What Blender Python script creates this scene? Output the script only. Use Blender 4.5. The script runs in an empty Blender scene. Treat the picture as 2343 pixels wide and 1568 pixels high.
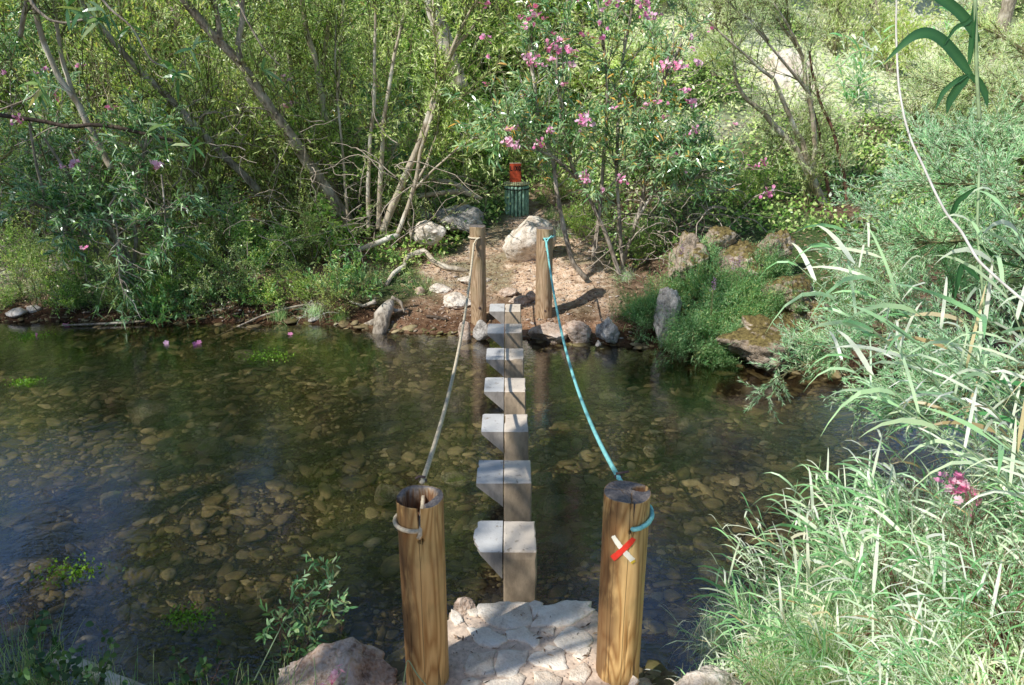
import bpy, bmesh, math, random
import numpy as np
from mathutils import Vector, Matrix
R = math.radians
rnd = random.Random(7)
sc = bpy.context.scene
col = sc.collection
PI = math.pi
# ------------------------------------------------------------------ camera model (also used to place things)
F, CX, CY, CAMZ = 1786.0, 1171.0, 784.0, 3.2
PIT = R(19.2); CP, SP = math.cos(PIT), math.sin(PIT)
def ray(px, py):
    u = (px-CX)/F; v = (py-CY)/F
    return np.array([u, CP - v*SP, -SP - v*CP])
def P(px, py, d):
    r = ray(px, py); t = d/r[1]
    return np.array([r[0]*t, d, CAMZ + r[2]*t])
def G(px, py, z):
    r = ray(px, py); t = (z-CAMZ)/r[2]
    return np.array([r[0]*t, r[1]*t, z])
def K(px, d): return px/F*d*1.05           # size in metres of px pixels at distance d
# ------------------------------------------------------------------ noise
def _h(ix, iy, iz, s):
    n = (ix*374761393 + iy*668265263 + iz*2147483647 + s*144665) & 0xffffffff
    n = ((n ^ (n >> 13))*1274126177) & 0xffffffff
    return ((n ^ (n >> 16)) & 0xffff)/65535.0
def vn(p, f=1.0, s=0):
    p = np.asarray(p, float)*f + 1000.37
    i = np.floor(p).astype(np.int64); t = p-i; t = t*t*(3-2*t)
    r = 0
    for a in (0, 1):
        for b in (0, 1):
            for c in (0, 1):
                w = (t[..., 0] if a else 1-t[..., 0])*(t[..., 1] if b else 1-t[..., 1])*(t[..., 2] if c else 1-t[..., 2])
                r = r + w*_h(i[..., 0]+a, i[..., 1]+b, i[..., 2]+c, s)
    return r*2-1
def fbm(p, f=1.0, o=4, s=0):
    r = 0; a = 1.0
    for k in range(o):
        r = r + a*vn(p, f, s+k*17); f *= 2.03; a *= .5
    return r
# ------------------------------------------------------------------ terrain
FSX = [-40, -7, -3, -1.2, 0, 1.2, 2.2, 3.0, 4.0, 6, 12, 40]
FSY = [10.6, 10.05, 9.95, 9.55, 9.35, 9.15, 8.85, 8.35, 8.0, 8.1, 9.5, 12]
NSX = [-40, -6, -2.6, -1.2, -.75, -.6, .7, .9, 1.5, 2.2, 3.0, 4.2, 6, 12, 40]
NSY = [4.2, 3.6, 3.35, 3.2, 3.25, 3.5, 3.5, 3.35, 3.6, 4.3, 5.0, 5.7, 6.2, 7.6, 10]
def sm(t): t = np.clip(t, 0, 1); return t*t*(3-2*t)
def H(x, y, fine=True):
    x = np.asarray(x, float); y = np.asarray(y, float)
    p = np.stack([x, y, np.zeros_like(x)], -1)
    wob = .10*vn(p, 1.3, 3) + .05*vn(p, 4, 4)
    ys = np.interp(x, FSX, FSY) + wob; yn_ = np.interp(x, NSX, NSY) + wob*.6
    tf = y-ys; tn = yn_-y
    zf = np.interp(tf, [0, .12, .45, 1.5, 4.5, 6.5, 30, 60, 150], [0, .06, .14, .30, .80, 1.5, 13.5, 20, 24])
    rb = sm((x-1.6)/1.2)
    zf = zf + rb*.45*sm(tf/1.4)
    lb = sm((-x-1.2)/1.5); zf = zf + lb*.12*sm(tf/1.0)
    zn = np.interp(tn, [0, .1, .5, 3, 6, 40], [0, .16, .36, 1.5, 1.8, 3])
    zb = -.34*sm(np.minimum(-tf, -tn)/.9) - .02
    z = np.where(tf > 0, zf, np.where(tn > 0, zn, zb))
    land = np.maximum(tf, tn)
    z = z + np.where(land > 0, sm(land/1.0), .6)*.05*fbm(p, 1.1, 3, 9)
    z = z + sm((land-6)/4)*.5*fbm(p, .35, 3, 5)
    if fine: z = z + .014*fbm(p, 7, 3, 21)
    return z
def ground_hit(px, py, dmax=40):
    r = ray(px, py); t = 2.0
    while t < dmax:
        x, y, z = r*t; z += CAMZ
        if z <= float(H(x, y)): break
        t += .03
    return np.array([r[0]*t, r[1]*t, float(H(r[0]*t, r[1]*t))])
# ------------------------------------------------------------------ object helpers
def tag(o, label=None, cat=None, group=None, kind=None):
    if label: o['label'] = label
    if cat: o['category'] = cat
    if group: o['group'] = group
    if kind: o['kind'] = kind
    return o
def empty(name, loc=(0, 0, 0), rz=0, label=None, cat=None, group=None):
    o = bpy.data.objects.new(name, None); col.objects.link(o)
    o.location = tuple(loc); o.rotation_euler = (0, 0, rz); o.empty_display_size = .1
    return tag(o, label, cat, group)
def meshobj(name, v, f, mat, parent=None, smooth=False, attr=None, mi=None, loc=None):
    """v (N,3); f either (M,k) array or list of lists"""
    me = bpy.data.meshes.new(name)
    v = np.asarray(v, np.float32)
    if isinstance(f, list) and (len(f) == 0 or not all(len(q) == len(f[0]) for q in f)):
        me.from_pydata(v.tolist(), [], f)
    else:
        f = np.asarray(f, np.int32); k = f.shape[1]
        me.vertices.add(len(v)); me.vertices.foreach_set('co', v.ravel())
        me.loops.add(f.size); me.loops.foreach_set('vertex_index', f.ravel())
        me.polygons.add(len(f)); me.polygons.foreach_set('loop_start', np.arange(0, f.size, k, dtype=np.int32))
        me.update(calc_edges=True)
    for m in (mat if isinstance(mat, (list, tuple)) else [mat]): me.materials.append(m)
    if mi is not None: me.polygons.foreach_set('material_index', np.asarray(mi, np.int32))
    me.polygons.foreach_set('use_smooth', np.full(len(me.polygons), smooth))
    if attr:
        for n, a in attr.items():
            at = me.attributes.new(n, 'FLOAT', 'POINT'); at.data.foreach_set('value', np.asarray(a, np.float32))
    me.update()
    o = bpy.data.objects.new(name, me); col.objects.link(o)
    if parent is not None: o.parent = parent
    if loc is not None: o.location = tuple(loc)
    return o
CH = {}
def copy_tree(o, parent=None):
    c = o.copy(); col.objects.link(c); c.parent = parent
    for ch in list(o.children):
        copy_tree(ch, c)
    return c
# ------------------------------------------------------------------ node materials
def newmat(name):
    m = bpy.data.materials.new(name); m.use_nodes = True
    nt = m.node_tree; nt.nodes.clear()
    return m, nt
class NB:
    def __init__(s, nt): s.nt = nt
    def n(s, t, **k):
        nd = s.nt.nodes.new(t)
        for a, b in k.items():
            if a.startswith('i_'):
                key = a[2:].replace('_', ' ')
                nd.inputs[int(key) if key.isdigit() else key].default_value = b
            else: setattr(nd, a, b)
        return nd
    def l(s, a, b): s.nt.links.new(a, b)
    def noise(s, vec, scale, detail=4, rough=.55, dist=0):
        nd = s.n('ShaderNodeTexNoise'); nd.inputs['Scale'].default_value = scale; nd.inputs['Detail'].default_value = detail
        nd.inputs['Roughness'].default_value = rough; nd.inputs['Distortion'].default_value = dist
        if vec is not None: s.l(vec, nd.inputs['Vector'])
        return nd.outputs['Fac']
    def ramp(s, fac, stops, interp='LINEAR'):
        nd = s.n('ShaderNodeValToRGB'); nd.color_ramp.interpolation = interp
        el = nd.color_ramp.elements
        while len(el) > 1: el.remove(el[-1])
        el[0].position = stops[0][0]; el[0].color = (*stops[0][1], 1)
        for p, c in stops[1:]:
            e = el.new(p); e.color = (*c, 1)
        s.l(fac, nd.inputs[0]); return nd.outputs[0]
    def mix(s, fac, a, b, mode='MIX'):
        nd = s.n('ShaderNodeMix', data_type='RGBA', blend_type=mode)
        for i, x in ((0, fac), (6, a), (7, b)):
            if isinstance(x, (int, float)): nd.inputs[i].default_value = x
            elif isinstance(x, tuple): nd.inputs[i].default_value = (*x, 1)
            else: s.l(x, nd.inputs[i])
        return nd.outputs[2]
    def math(s, op, a, b=0., c=0., clamp=False):
        nd = s.n('ShaderNodeMath', operation=op, use_clamp=clamp)
        for i, x in enumerate((a, b, c)):
            if isinstance(x, (int, float)): nd.inputs[i].default_value = x
            else: s.l(x, nd.inputs[i])
        return nd.outputs[0]
    def attr(s, name): return s.n('ShaderNodeAttribute', attribute_name=name).outputs['Fac']
    def maprange(s, v, a, b, c=0., d=1.):
        nd = s.n('ShaderNodeMapRange'); s.l(v, nd.inputs[0])
        for i, x in enumerate((a, b, c, d)): nd.inputs[i+1].default_value = x
        return nd.outputs[0]
    def mapping(s, vec, scale=(1, 1, 1), rot=(0, 0, 0)):
        nd = s.n('ShaderNodeMapping'); s.l(vec, nd.inputs[0]); nd.inputs['Scale'].default_value = scale; nd.inputs['Rotation'].default_value = rot
        return nd.outputs[0]
    def bump(s, h, st, dist=.01):
        nd = s.n('ShaderNodeBump'); nd.inputs['Strength'].default_value = st; nd.inputs['Distance'].default_value = dist
        s.l(h, nd.inputs['Height']); return nd.outputs[0]
    def out(s, sh): 
        o = s.n('ShaderNodeOutputMaterial'); s.l(sh, o.inputs['Surface'])
    def bsdf(s, colr, rough=.8, normal=None, spec=.3):
        b = s.n('ShaderNodeBsdfPrincipled')
        if isinstance(colr, tuple): b.inputs['Base Color'].default_value = (*colr, 1)
        else: s.l(colr, b.inputs['Base Color'])
        if isinstance(rough, (int, float)): b.inputs['Roughness'].default_value = rough
        else: s.l(rough, b.inputs['Roughness'])
        b.inputs['Specular IOR Level'].default_value = spec
        if normal is not None: s.l(normal, b.inputs['Normal'])
        return b.outputs[0]
    def obj(s): return s.n('ShaderNodeTexCoord').outputs['Object']
    def pos(s): return s.n('ShaderNodeNewGeometry').outputs['Position']
def leaf_mat(name, stops, trans=.35, rough=.42, spec=.4, tint=(1.25, 1.35, .6), gain=1., sheen=0.):
    stops = [(p, tuple(min(.85, x*gain) for x in c)) for p, c in stops]
    m, nt = newmat(name); b = NB(nt)
    v = b.attr('v'); oi = b.n('ShaderNodeObjectInfo').outputs['Random']
    f = b.math('ADD', v, b.math('MULTIPLY', b.math('SUBTRACT', oi, .5), .12))
    c = b.ramp(f, stops)
    c = b.mix(b.maprange(b.noise(b.pos(), 1.1, 2), .35, .7), c, (1.25, 1.2, .95), 'MULTIPLY')
    p = b.bsdf(c, rough, None, spec)
    if sheen: p.node.inputs['Sheen Weight'].default_value = sheen; p.node.inputs['Sheen Roughness'].default_value = .6
    t = b.n('ShaderNodeBsdfTranslucent'); b.l(b.mix(1.0, c, tint, 'MULTIPLY'), t.inputs[0])
    mx = b.n('ShaderNodeMixShader'); mx.inputs[0].default_value = trans
    b.l(p, mx.inputs[1]); b.l(t.outputs[0], mx.inputs[2]); b.out(mx.outputs[0])
    return m
def bark_mat(name, c0, c1, sc_=14, c2=None):
    m, nt = newmat(name); b = NB(nt)
    o = b.obj(); n1 = b.noise(b.mapping(o, (1, 1, .35)), sc_, 5, .6); n2 = b.noise(o, 2.5, 3)
    c = b.ramp(n1, [(.3, c0), (.7, c1)])
    if c2: c = b.mix(b.maprange(n2, .5, .68), c, c2)
    b.out(b.bsdf(c, .85, b.bump(n1, 1., .03), .15)); return m
def rock_mat(name, c0, c1, c2, moss=None, mossamt=0., pit=1., scale=1., crev=.8):
    m, nt = newmat(name); b = NB(nt)
    o = b.obj(); n1 = b.noise(o, 3.2*scale, 6, .62, .4); n2 = b.noise(o, 14*scale, 5, .6); n3 = b.noise(o, 55*scale, 3)
    c = b.ramp(n1, [(.32, c0), (.5, c1), (.68, c2)])
    c = b.mix(b.math('MULTIPLY', b.maprange(n2, .50, .30), crev), c, tuple(x*.35 for x in c0))
    c = b.mix(b.math('MULTIPLY', b.maprange(n3, .42, .6), .3), c, (.55, .5, .42), 'SCREEN')
    if moss:
        nrm = b.n('ShaderNodeSeparateXYZ'); b.l(b.n('ShaderNodeNewGeometry').outputs['Normal'], nrm.inputs[0])
        mm = b.math('ADD', b.math('MULTIPLY', nrm.outputs[2], .35), b.noise(o, 2.1*scale, 5, .7))
        c = b.mix(b.maprange(mm, 1.02-mossamt, 1.12-mossamt), c, b.ramp(n2, [(.35, moss[0]), (.65, moss[1])]))
    h = b.math('ADD', b.math('MULTIPLY', n1, .6), b.math('ADD', b.math('MULTIPLY', n2, .35), b.math('MULTIPLY', n3, .12)))
    b.out(b.bsdf(c, .88, b.bump(h, .9*pit, .06), .2)); return m
def plain_mat(name, c, rough=.6, nscale=20, var=.25, bump=.2, spec=.3):
    m, nt = newmat(name); b = NB(nt); n = b.noise(b.obj(), nscale, 4)
    cc = b.ramp(n, [(.3, tuple(x*(1-var) for x in c)), (.7, tuple(min(1, x*(1+var)) for x in c))])
    b.out(b.bsdf(cc, rough, b.bump(n, bump, .004), spec)); return m
# ground
def ground_mat():
    m, nt = newmat('ground_soil'); b = NB(nt); o = b.pos()
    n1 = b.noise(o, 1.6, 5, .6); n2 = b.noise(o, 11, 5, .65); n3 = b.noise(o, 60, 3)
    soil = b.ramp(n2, [(.3, (.050, .032, .020)), (.5, (.15, .095, .058)), (.7, (.30, .21, .14))])
    path = b.ramp(n2, [(.28, (.40, .23, .13)), (.5, (.70, .49, .33)), (.68, (.84, .70, .54))])
    dry = b.ramp(n2, [(.3, (.45, .50, .26)), (.65, (.82, .80, .62))])
    grn = b.ramp(n2, [(.3, (.03, .05, .018)), (.6, (.09, .14, .04)), (.8, (.22, .20, .11))])
    bed = b.ramp(n2, [(.3, (.07, .055, .028)), (.55, (.15, .115, .06)), (.75, (.24, .18, .09))])
    c = b.mix(b.attr('green'), soil, grn); c = b.mix(b.attr('dry'), c, dry)
    c = b.mix(b.math('MULTIPLY', b.attr('path'), b.maprange(n1, .2, .5)), c, path)
    vo = b.n('ShaderNodeTexVoronoi'); vo.inputs['Scale'].default_value = 26; b.l(o, vo.inputs['Vector'])
    c = b.mix(b.math('MULTIPLY', b.maprange(vo.outputs['Distance'], .34, .2), b.math('MULTIPLY', b.maprange(n1, .45, .6), .5)), c, (.5, .42, .33))
    c = b.mix(b.attr('bed'), c, bed)
    c = b.mix(b.attr('wet'), c, (.42, .33, .27), 'MULTIPLY')
    h = b.math('ADD', n2, b.math('MULTIPLY', n3, .3))
    h = b.math('ADD', h, b.math('MULTIPLY', b.maprange(vo.outputs['Distance'], .4, .1), .5))
    b.out(b.bsdf(c, .9, b.bump(h, .9, .03), .15)); return m
def pebble_mat(name, stops, dark=.4, silt=0.):
    m, nt = newmat(name); b = NB(nt); o = b.pos()
    n = b.noise(o, 22, 4, .6); n2 = b.noise(o, 1.3, 3)
    c = b.ramp(b.attr('v'), stops)
    c = b.mix(b.math('MULTIPLY', b.maprange(n, .3, .7), .6), c, tuple([dark]*3), 'MULTIPLY')
    n5 = b.noise(o, 75, 3, .7); c = b.mix(b.math('MULTIPLY', b.maprange(n5, .45, .62), .35), c, (.35, .3, .22), 'MULTIPLY')
    c = b.mix(b.math('MULTIPLY', b.maprange(b.noise(o, 3.1, 4, .65), .46, .62), silt), c, (.15, .115, .06))
    c = b.mix(b.math('MULTIPLY', b.maprange(b.math('ADD', n2, b.math('MULTIPLY', b.noise(o, 6, 3), .4)), .76, .90), .6), c, (.12, .14, .02))
    b.out(b.bsdf(c, .7, b.bump(n, .6, .012), .25)); return m
def water_mat():
    m, nt = newmat('stream_water'); b = NB(nt); o = b.pos()
    n1 = b.noise(b.mapping(o, (1.0, 1.7, 1), (0, 0, .35)), 7, 3, .6, .6); n2 = b.noise(b.mapping(o, (1, 1.9, 1), (0, 0, .3)), 26, 3, .6, .5)
    ar = b.maprange(b.noise(o, .8, 2), .35, .65, .25, 1.)
    n3 = b.noise(b.mapping(o, (1, 2.2, 1), (0, 0, .3)), 62, 2, .5)
    h = b.math('MULTIPLY', b.math('ADD', n1, b.math('ADD', b.math('MULTIPLY', n2, .30), b.math('MULTIPLY', n3, .07))), ar)
    bp = b.bump(h, .5, .010)
    fr = b.n('ShaderNodeFresnel'); fr.inputs['IOR'].default_value = 1.36; b.l(bp, fr.inputs['Normal'])
    gl = b.n('ShaderNodeBsdfGlossy'); gl.inputs['Roughness'].default_value = .03; b.l(bp, gl.inputs['Normal'])
    gl.inputs['Color'].default_value = (.95, .97, 1, 1)
    tr = b.n('ShaderNodeBsdfTransparent'); tr.inputs[0].default_value = (.93, .91, .80, 1)
    mx = b.n('ShaderNodeMixShader'); b.l(b.math('MULTIPLY_ADD', fr.outputs[0], 1.45, .125, clamp=True), mx.inputs[0])
    b.l(tr.outputs[0], mx.inputs[1]); b.l(gl.outputs[0], mx.inputs[2]); b.out(mx.outputs[0]); return m
def wood_mat(name, c0, c1, dark, stain=.5):
    m, nt = newmat(name); b = NB(nt); o = b.obj()
    nf = b.noise(b.mapping(o, (1, 1, .17)), 5.5, 1.5, .45, .3)
    ringv = b.math('SINE', b.math('MULTIPLY', nf, 120.)); ringw = b.math('MULTIPLY_ADD', ringv, .5, .5); ringp = b.math('POWER', ringw, .6)
    n1 = b.noise(b.mapping(o, (1, 1, .06)), 60, 4, .6); n2 = b.noise(b.mapping(o, (1, 1, .3)), 7, 4, .6)
    n3 = b.noise(b.mapping(o, (1, 1, .03)), 11, 2, .5)
    f = b.math('ADD', b.math('MULTIPLY', ringp, .34), b.math('MULTIPLY', n1, .5))
    c = b.ramp(f, [(.20, c0), (.62, c1)])
    c = b.mix(b.math('MULTIPLY', b.maprange(b.noise(b.mapping(o, (1, 1, .8)), 4, 3), .52, .7), .45), c, (.24, .22, .08))
    sx = b.n('ShaderNodeSeparateXYZ'); b.l(o, sx.inputs[0]); c = b.mix(b.math('MULTIPLY', b.math('MULTIPLY', b.maprange(sx.outputs[0], -.005, -.05), b.maprange(b.noise(b.mapping(o, (1, 1, .35)), 9, 4, .6), .36, .50)), stain), c, dark)
    c = b.mix(b.math('MULTIPLY', b.maprange(n2, .5, .72), stain), c, dark)
    crack = b.maprange(b.math('ABSOLUTE', b.math('SUBTRACT', n3, .5)), .0, .011, 1, 0)
    c = b.mix(b.math('MULTIPLY', crack, .75), c, (.04, .022, .01))
    c = b.mix(b.attr('rot'), c, b.ramp(n1, [(.3, (.06, .03, .016)), (.7, (.30, .15, .07))]))
    gt = b.ramp(b.noise(b.mapping(o, (1, 1, 1)), 90, 3), [(.3, (.10, .09, .085)), (.7, (.26, .22, .19))])
    c = b.mix(b.attr('endg'), c, gt)
    h = b.math('SUBTRACT', b.math('MULTIPLY', n1, .5), crack)
    b.out(b.bsdf(c, .62, b.bump(h, .5, .006), .3)); return m
def concrete_mat(nm, tc, sc2):
    m, nt = newmat(nm); b = NB(nt); o = b.obj()
    oi = b.n('ShaderNodeObjectInfo').outputs['Random']
    vm = b.n('ShaderNodeVectorMath', operation='ADD'); b.l(o, vm.inputs[0]); cb = b.n('ShaderNodeCombineXYZ')
    for i in range(3): b.l(b.math('MULTIPLY', oi, 20.), cb.inputs[i])
    b.l(cb.outputs[0], vm.inputs[1]); o2 = vm.outputs[0]
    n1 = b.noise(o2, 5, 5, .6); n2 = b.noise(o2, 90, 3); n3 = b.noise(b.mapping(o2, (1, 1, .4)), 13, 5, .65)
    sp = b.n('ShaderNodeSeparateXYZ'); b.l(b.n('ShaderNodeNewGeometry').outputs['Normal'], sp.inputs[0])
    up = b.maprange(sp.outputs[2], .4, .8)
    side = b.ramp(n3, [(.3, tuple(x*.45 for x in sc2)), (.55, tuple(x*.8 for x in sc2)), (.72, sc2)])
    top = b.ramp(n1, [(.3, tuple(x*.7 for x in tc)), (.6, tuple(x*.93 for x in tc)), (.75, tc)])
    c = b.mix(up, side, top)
    mud = b.math('MULTIPLY', b.maprange(b.noise(o2, 22, 3, .7), .60, .68), b.math('MULTIPLY', up, .65))
    c = b.mix(mud, c, (.22, .16, .10))
    c = b.mix(b.math('MULTIPLY', b.maprange(n2, .6, .72), .25), c, (.15, .12, .1))
    sz = b.n('ShaderNodeSeparateXYZ'); b.l(o, sz.inputs[0]); wl = b.math('ADD', sz.outputs[2], b.math('MULTIPLY', b.noise(o2, 12, 3), -.14))
    c = b.mix(b.math('MULTIPLY', b.maprange(wl, .09, .0), .85), c, (.055, .06, .025))
    b.out(b.bsdf(c, .85, b.bump(b.math('ADD', n2, b.math('MULTIPLY', n1, .7)), .35, .006), .25)); return m
M = {}
G_ = lambda *a: list(a)
M['willow'] = leaf_mat('willow_leaf', [(0, (.10, .18, .03)), (.35, (.38, .54, .16)), (.75, (.72, .80, .42)), (.95, (.82, .84, .55)), (1, (.75, .58, .25))], .42, .33, .6)
M['bush'] = leaf_mat('bush_leaf', [(0, (.04, .12, .02)), (.4, (.22, .42, .09)), (.8, (.58, .72, .28)), (.96, (.72, .76, .40)), (1, (.5, .4, .15))], .4, .32, .6)
M['oleander'] = leaf_mat('oleander_leaf', [(0, (.04, .14, .05)), (.45, (.15, .32, .13)), (.88, (.46, .62, .38)), (.965, (.52, .60, .26)), (.985, (.62, .52, .14)), (1, (.70, .40, .09))], .32, .25, 1.)
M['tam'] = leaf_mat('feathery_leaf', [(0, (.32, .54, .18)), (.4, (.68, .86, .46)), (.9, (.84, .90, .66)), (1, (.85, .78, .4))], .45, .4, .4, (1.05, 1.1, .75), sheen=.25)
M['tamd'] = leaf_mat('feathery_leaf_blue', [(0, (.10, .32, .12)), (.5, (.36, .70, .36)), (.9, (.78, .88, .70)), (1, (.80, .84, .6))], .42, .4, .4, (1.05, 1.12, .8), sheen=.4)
M['reed'] = leaf_mat('reed_blade', [(0, (.08, .34, .10)), (.35, (.36, .68, .32)), (.66, (.78, .90, .68)), (.90, (.90, .92, .86)), (.96, (.80, .66, .42)), (1, (.50, .36, .18))], .4, .38, .6, (1.05, 1.15, .75), sheen=.5)  # near-white stops and sheen put the glare of full sun into the blades
M['reedd'] = leaf_mat('broad_reed_blade', [(0, (.02, .09, .035)), (1, (.06, .18, .06))], .25, .4, .5)
M['grass'] = leaf_mat('grass_blade', [(0, (.05, .15, .05)), (.5, (.22, .40, .15)), (.85, (.48, .60, .30)), (1, (.66, .58, .36))], .3)
M['grassp'] = leaf_mat('pale_grass_blade', [(0, (.18, .48, .16)), (.28, (.52, .80, .42)), (.58, (.82, .92, .74)), (.92, (.90, .90, .84)), (1, (.66, .52, .32))], .35, .42, .5, (1.05, 1.12, .85), sheen=.6)  # whiter copy of the grass, sun glare put into its colour
M['herb'] = leaf_mat('herb_leaf', [(0, (.05, .17, .06)), (.5, (.20, .42, .17)), (.9, (.44, .62, .34)), (1, (.7, .66, .3))], .35)
M['bramble'] = leaf_mat('bramble_leaf', [(0, (.02, .06, .025)), (.6, (.045, .11, .04)), (1, (.08, .17, .05))], .2)
M['bright'] = leaf_mat('waterweed_leaf', [(0, (.10, .25, .02)), (1, (.30, .50, .05))], .4)
M['litter'] = leaf_mat('dead_leaf', [(0, (.07, .045, .028)), (.4, (.19, .12, .075)), (.8, (.38, .27, .18)), (1, (.56, .46, .35))], .1, .7, .2, (1, .9, .7))
M['twigs'] = bark_mat('dry_twig', (.26, .20, .14), (.62, .53, .42), 30)
M['palescrub'] = leaf_mat('sunlit_tone_scrub_leaf', [(0, (.30, .50, .12)), (.3, (.64, .82, .34)), (.75, (.84, .90, .62)), (1, (.86, .84, .6))], .45, .35, .5, (1.05, 1.1, .75), sheen=.25)  # pale stops put the sunlight of the right slope into the leaf colour
M['pink'] = leaf_mat('pink_petal', [(0, (.74, .14, .42)), (.5, (.86, .38, .62)), (1, (.93, .68, .82))], .3, .5, .3, (1.1, .85, 1))
M['purple'] = leaf_mat('purple_petal', [(0, (.35, .15, .45)), (1, (.5, .3, .6))], .3)
M['canopy'] = leaf_mat('canopy_leaf', [(0, (.03, .06, .02)), (1, (.10, .16, .04))], .25)
M['bark'] = bark_mat('grey_brown_bark', (.11, .085, .06), (.52, .44, .34), 22, (.64, .57, .47))
M['barkp'] = bark_mat('pale_willow_bark', (.30, .23, .15), (.64, .55, .42), 12, (.78, .72, .60))
M['barkd'] = bark_mat('dark_bark', (.035, .025, .018), (.15, .11, .08), 18)
M['stemg'] = bark_mat('green_brown_stem', (.10, .09, .04), (.26, .24, .12), 20)
M['stemr'] = bark_mat('reddish_stem', (.12, .05, .035), (.30, .16, .11), 20)
M['cane'] = plain_mat('bleached_cane', (.72, .68, .60), .45, 12, .2, .1, .4)
M['reedstem'] = plain_mat('reed_stem', (.30, .40, .20), .5, 14, .35, .1)
M['rockp'] = rock_mat('pale_limestone', (.38, .29, .20), (.72, .61, .49), (.84, .78, .68))
M['rockr'] = rock_mat('reddish_limestone', (.26, .15, .10), (.54, .39, .28), (.70, .58, .48))
M['rockg'] = rock_mat('grey_limestone', (.12, .10, .085), (.42, .38, .33), (.62, .58, .52))
M['rockm'] = rock_mat('mossy_tufa', (.12, .085, .055), (.38, .28, .19), (.60, .51, .40), ((.07, .05, .02), (.26, .20, .07)), .38, 1.3, 1.6)
M['rockb'] = rock_mat('submerged_rock', (.09, .07, .04), (.20, .16, .09), (.30, .25, .14), ((.06, .08, .02), (.12, .14, .03)), .25, .7)
M['ground'] = ground_mat(); M['water'] = water_mat()
M['cobble'] = pebble_mat('stream_cobble', [(0, (.075, .055, .026)), (.35, (.21, .155, .072)), (.65, (.38, .29, .145)), (.9, (.58, .46, .26)), (1, (.74, .63, .44))], .3, .6)
M['gravel'] = pebble_mat('path_gravel', [(0, (.22, .13, .085)), (.5, (.45, .33, .25)), (1, (.70, .62, .54))], .6)
M['wood'] = wood_mat('weathered_pine', (.39, .20, .06), (.72, .47, .19), (.13, .06, .024), .8)
M['woodg'] = wood_mat('greyed_pine', (.30, .18, .09), (.58, .41, .25), (.20, .13, .075), .4)
M['concrete'] = concrete_mat('warm_concrete', (.78, .66, .52), (.60, .45, .30)); M['concreteg'] = concrete_mat('shade_toned_concrete', (.64, .62, .58), (.48, .42, .36))  # bracket copy has the cool tone of shade in its colour
M['paving'] = rock_mat('paving_limestone', (.64, .50, .37), (.84, .73, .58), (.88, .80, .68), None, 0, .5, 1.6, .3); M['paving2'] = rock_mat('paving_limestone_tan', (.52, .38, .26), (.76, .63, .48), (.84, .75, .62), None, 0, .6, 2., .35)
M['mortar'] = plain_mat('sandy_mortar', (.66, .51, .38), .92, 38, .25, .8, .1)
M['ropeb'] = plain_mat('beige_rope', (.62, .52, .36), .75, 60, .3, .5)
M['ropet'] = plain_mat('teal_rope', (.25, .62, .58), .6, 60, .25, .4)
M['iron'] = plain_mat('rusty_iron', (.11, .07, .06), .55, 60, .4, .4)
M['red'] = plain_mat('red_paint', (.72, .045, .025), .5, 40, .15, .2)
M['white'] = plain_mat('white_paint', (.78, .74, .60), .55, 30, .12, .2)
M['yellow'] = plain_mat('yellow_paint', (.68, .48, .05), .55, 30, .15, .2)
M['bingreen'] = plain_mat('faded_green_paint', (.30, .48, .36), .6, 18, .45, .3)
M['binlid'] = plain_mat('lichened_wood', (.55, .54, .30), .8, 25, .45, .6)
M['signred'] = plain_mat('orange_red_board', (.50, .075, .03), .6, 14, .3, .2)
M['black'] = plain_mat('black_lettering', (.02, .015, .015), .6, 20, .1, .1)
# ------------------------------------------------------------------ vectorised plant parts
LIGHT = np.array([-.54, -.48, .69])     # leaves turn their faces to the light
def unit(a): return a/np.maximum(np.linalg.norm(a, axis=-1, keepdims=True), 1e-9)
def paths(rg, p0, d0, L, n, wob=.25, grav=0.):
    """M random-walk polylines of n points"""
    m = len(p0); d = unit(np.asarray(d0, float)); p = np.array(p0, float); L = np.broadcast_to(L, (m,))
    out = [p.copy()]
    for k in range(n-1):
        d = unit(d + rg.normal(0, wob, (m, 3))/math.sqrt(n) + np.array([0, 0, grav])/n)
        p = p + d*(L/(n-1))[:, None]; out.append(p.copy())
    return np.stack(out, 1)
def tubes(pts, r0, r1, sides=5):
    pts = np.asarray(pts, float); m, n, _ = pts.shape
    t = unit(np.gradient(pts, axis=1))
    ref = np.where(np.abs(t[..., 2:3]) > .9, np.array([1., 0, 0]), np.array([0, 0, 1.]))
    a = unit(np.cross(t, ref)); b = np.cross(t, a)
    s = np.linspace(0, 1, n)[None, :]
    r = np.broadcast_to(np.asarray(r0), (m,))[:, None]*(1-s) + np.broadcast_to(np.asarray(r1), (m,))[:, None]*s
    th = np.arange(sides)*2*PI/sides
    v = pts[:, :, None] + r[..., None, None]*(np.cos(th)[:, None]*a[:, :, None] + np.sin(th)[:, None]*b[:, :, None])
    i = np.arange(m*n*sides).reshape(m, n, sides)
    q = np.stack([i[:, :-1, :], np.roll(i, -1, 2)[:, :-1, :], np.roll(i, -1, 2)[:, 1:, :], i[:, 1:, :]], -1).reshape(-1, 4)
    return v.reshape(-1, 3), q
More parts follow.
